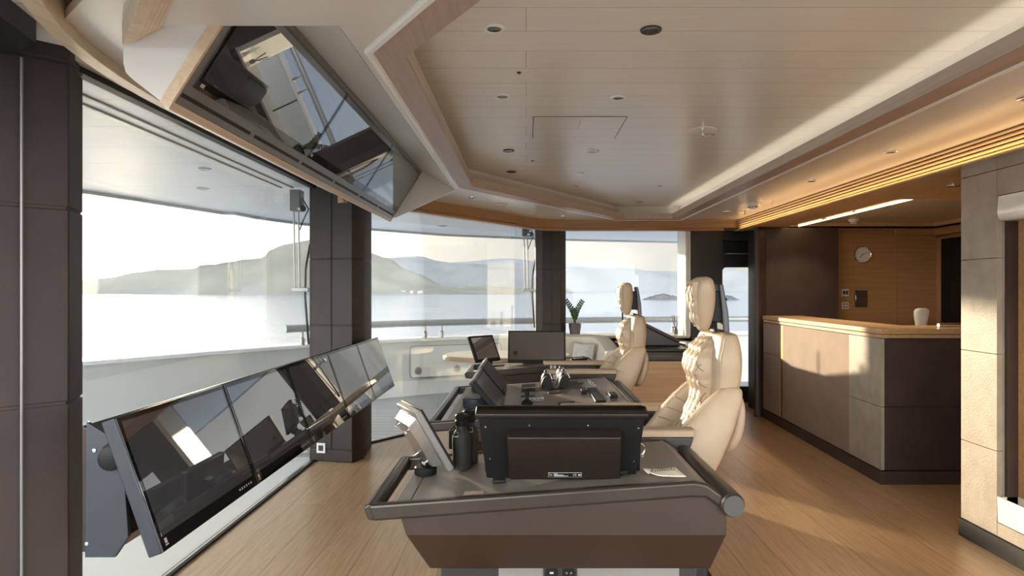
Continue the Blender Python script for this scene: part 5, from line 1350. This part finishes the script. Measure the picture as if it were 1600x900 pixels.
# warm strip lights along the bar deckhead step
for k, (x, lab) in enumerate(((2.935, 'long warm light strip nearer the room in the deckhead over the bar'), (3.128, 'long warm light strip farther over the bar beside the pale panel'))):
    r = thing('strip_light', lab, 'light', (x, 6.2, ZB + 0.03)); b = B(); b.box(x - 0.006, x + 0.006, 5.10, 7.34, ZB + 0.022, ZB + 0.034); b.obj('diffuser', 'led', r, smooth=False)

# ================================================================ SMALL THINGS ON THE NEAR CONSOLE
bx, by_ = -0.215, 2.27; bz = topz(bx) + 0.004
r = thing('binoculars', 'black binoculars standing upright on the near side console', 'binoculars', (bx, by_, bz))
for s in (-1, 1):
    o = Vector((bx + 0.010 * s, by_ + 0.036 * s, bz))
    b = B(); b.lathe([(0, 0), (0.030, 0), (0.0325, 0.004), (0.0325, 0.02), (0.031, 0.05), (0.0335, 0.085), (0.033, 0.11), (0.026, 0.128), (0.020, 0.135), (0.019, 0.150), (0, 0.150)], o, seg=28); k = b.obj('barrel', 'rubber', r)
    b = B(); b.lathe([(0, 0.150), (0.021, 0.150), (0.023, 0.156), (0.023, 0.166), (0.020, 0.170), (0.022, 0.176), (0.024, 0.184), (0.018, 0.190), (0, 0.186)], o, seg=24); b.obj('eyecup', 'black', k)
    b = B(); q = o + Vector((0.012 * s - 0.004, -0.028, 0.118)); b.tube([q + Vector((-0.008, -0.006, 0)), q + Vector((-0.008, -0.010, 0.016)), q + Vector((0.008, -0.010, 0.016)), q + Vector((0.008, -0.006, 0))], 0.002, 6, closed=True); b.obj('strap_ring', 'steel', k)
b = B(); b.box(bx - 0.018, bx + 0.018, by_ - 0.02, by_ + 0.02, bz + 0.05, bz + 0.115); b.obj('bridge', 'rubber', r, bevel=0.006)
b = B(); b.lathe([(0, 0.115), (0.012, 0.115), (0.013, 0.12), (0.013, 0.14), (0, 0.142)], (bx, by_, bz), seg=20); b.obj('focus_wheel', 'black', r)
b = B(); b.box(bx - 0.058, bx - 0.040, by_ - 0.01, by_ + 0.03, bz + 0.06, bz + 0.125); b.tube([(bx - 0.03, by_ + 0.01, bz + 0.12), (bx - 0.042, by_ + 0.01, bz + 0.135), (bx - 0.056, by_ + 0.01, bz + 0.125)], 0.004, 6); b.obj('strap_lug', 'rubber', r, bevel=0.003)

r = thing('paper_note', 'small printed paper slip lying right of the black panel display', 'paper', (0.44, 2.05, topz(0.44)))
def pz(x): return topz(x) + 0.003
n = 6; rows = []
for j in range(n + 1):
    row = []
    for i in range(n + 1):
        u, v = i / n, j / n; x = 0.375 + 0.105 * u + 0.012 * (1 - v); y = 1.975 + 0.10 * v - 0.012 * u
        row.append((x, y, pz(x) + 0.004 * (math.sin(u * 5 + v * 2) + 1) * 0.5 + (0.012 * (0.25 - u) / 0.25 if u < 0.25 and v < 0.3 else 0)))
    rows.append(row)
b = B(); b.rings(rows, False, False, closed=False); sh = b.obj('sheet', 'paper', r)
md = sh.modifiers.new('solid', 'SOLIDIFY'); md.thickness = 0.0006
b = B(); rnd = random.Random(3)
for k in range(9):
    x = 0.408 + 0.0075 * k; h_ = 0.014 + 0.012 * rnd.random(); b.frame((x, 2.02, pz(x) + 0.0055), (0.003, 0, 0.0002), (0, h_, 0), (0, 0, 0.0004))
for k in range(5): b.frame((0.385 + 0.004 * k, 1.995 + 0.012 * k, pz(0.39) + 0.0058), (0.006, 0, 0.0004), (0, 0.006, 0), (0, 0, 0.0004))
b.obj('print', 'ink', sh, smooth=False)
r = thing('key_ring', 'silver ring standing behind the paper slip on the near side console', 'ring', (0.40, 2.25, topz(0.40)))
b = B(); zc = topz(0.40) + 0.022
b.tube([(0.40 + 0.018 * math.cos(k * math.pi / 10), 2.25 + 0.006 * math.cos(k * math.pi / 10), zc + 0.020 * math.sin(k * math.pi / 10)) for k in range(20)], 0.0025, 8, closed=True); b.obj('ring', 'chrome', r)
b = B(); b.lathe([(0, 0), (0.010, 0), (0.010, 0.004), (0, 0.005)], (0.405, 2.24, topz(0.405) + 0.001), seg=14); b.obj('ring_base', 'steel', r)
b = B(); x0 = -0.26
for x, y, w_, l_ in ((-0.19, 1.945, 0.06, 0.03),): b.frame((x, y, topz(x) + 0.001), (w_, 0, 0.0707 * w_), (0, l_, 0), (0, 0, 0.0008))
tag(b.obj('tape_strip', 'cream_top', smooth=False), 'pale strip of tape on the near side console before the black display', 'tape')

# keyboard and phone on the far side console
r = thing('handset', 'dark handset lying on the far side console right of its display', 'handset', (0.45, 5.3, topz(0.45)))
b = B(); b.frame((0.38, 5.26, topz(0.38) + 0.002), (0.13, 0.02, 0.0092), (-0.01, 0.06, 0), (0, 0, 0.02)); b.obj('body', 'black', r, bevel=0.006, seg=3)
b = B(); b.frame((0.40, 5.275, topz(0.40) + 0.0225), (0.07, 0.01, 0.005), (-0.005, 0.03, 0), (0, 0, 0.002)); b.obj('keypad', 'steel', r)

# socket on the column, floor cable
r = thing('wall_socket', 'white socket plate with dark insert low on the port column', 'socket', (-1.70, 5.26, 0.13))
def colp(px): X0, Y0_, X1, Y1_ = -1.79, 5.285, -1.415, 5.205; t_ = (px - X0) / (X1 - X0); return Y0_ + (Y1_ - Y0_) * t_
d = Vector((-1.415 + 1.79, 5.205 - 5.285, 0)).normalized(); nrm = Vector((d.y, -d.x, 0))
c = Vector((-1.683, colp(-1.683), 0.112))
b = B(); b.slab(c, d, Vector((0, 0, 1)), nrm, 0.078, 0.082, 0.0, 0.010); b.obj('plate', 'white_plastic', r, bevel=0.003)
b = B(); b.slab(c, d, Vector((0, 0, 1)), nrm, 0.042, 0.045, 0.010, 0.012); b.obj('insert', 'gun', r, bevel=0.002)
b = B(); b.tube([(2.20, 7.55, 0.006), (2.32, 7.42, 0.006), (2.42, 7.52, 0.006), (2.52, 7.6, 0.006)], 0.006, 6); tag(b.obj('floor_cable', 'rubber'), 'thin black cable on the floor before the door recess', 'cable')
# slim black aerial on the far sill
b = B(); b.cyl((1.19, 7.9, 0.872), (1.19, 7.9, 1.20), 0.010, 10); tag(b.obj('aerial', 'black'), 'short black aerial standing on the far window sill left of the far helm chair', 'aerial')
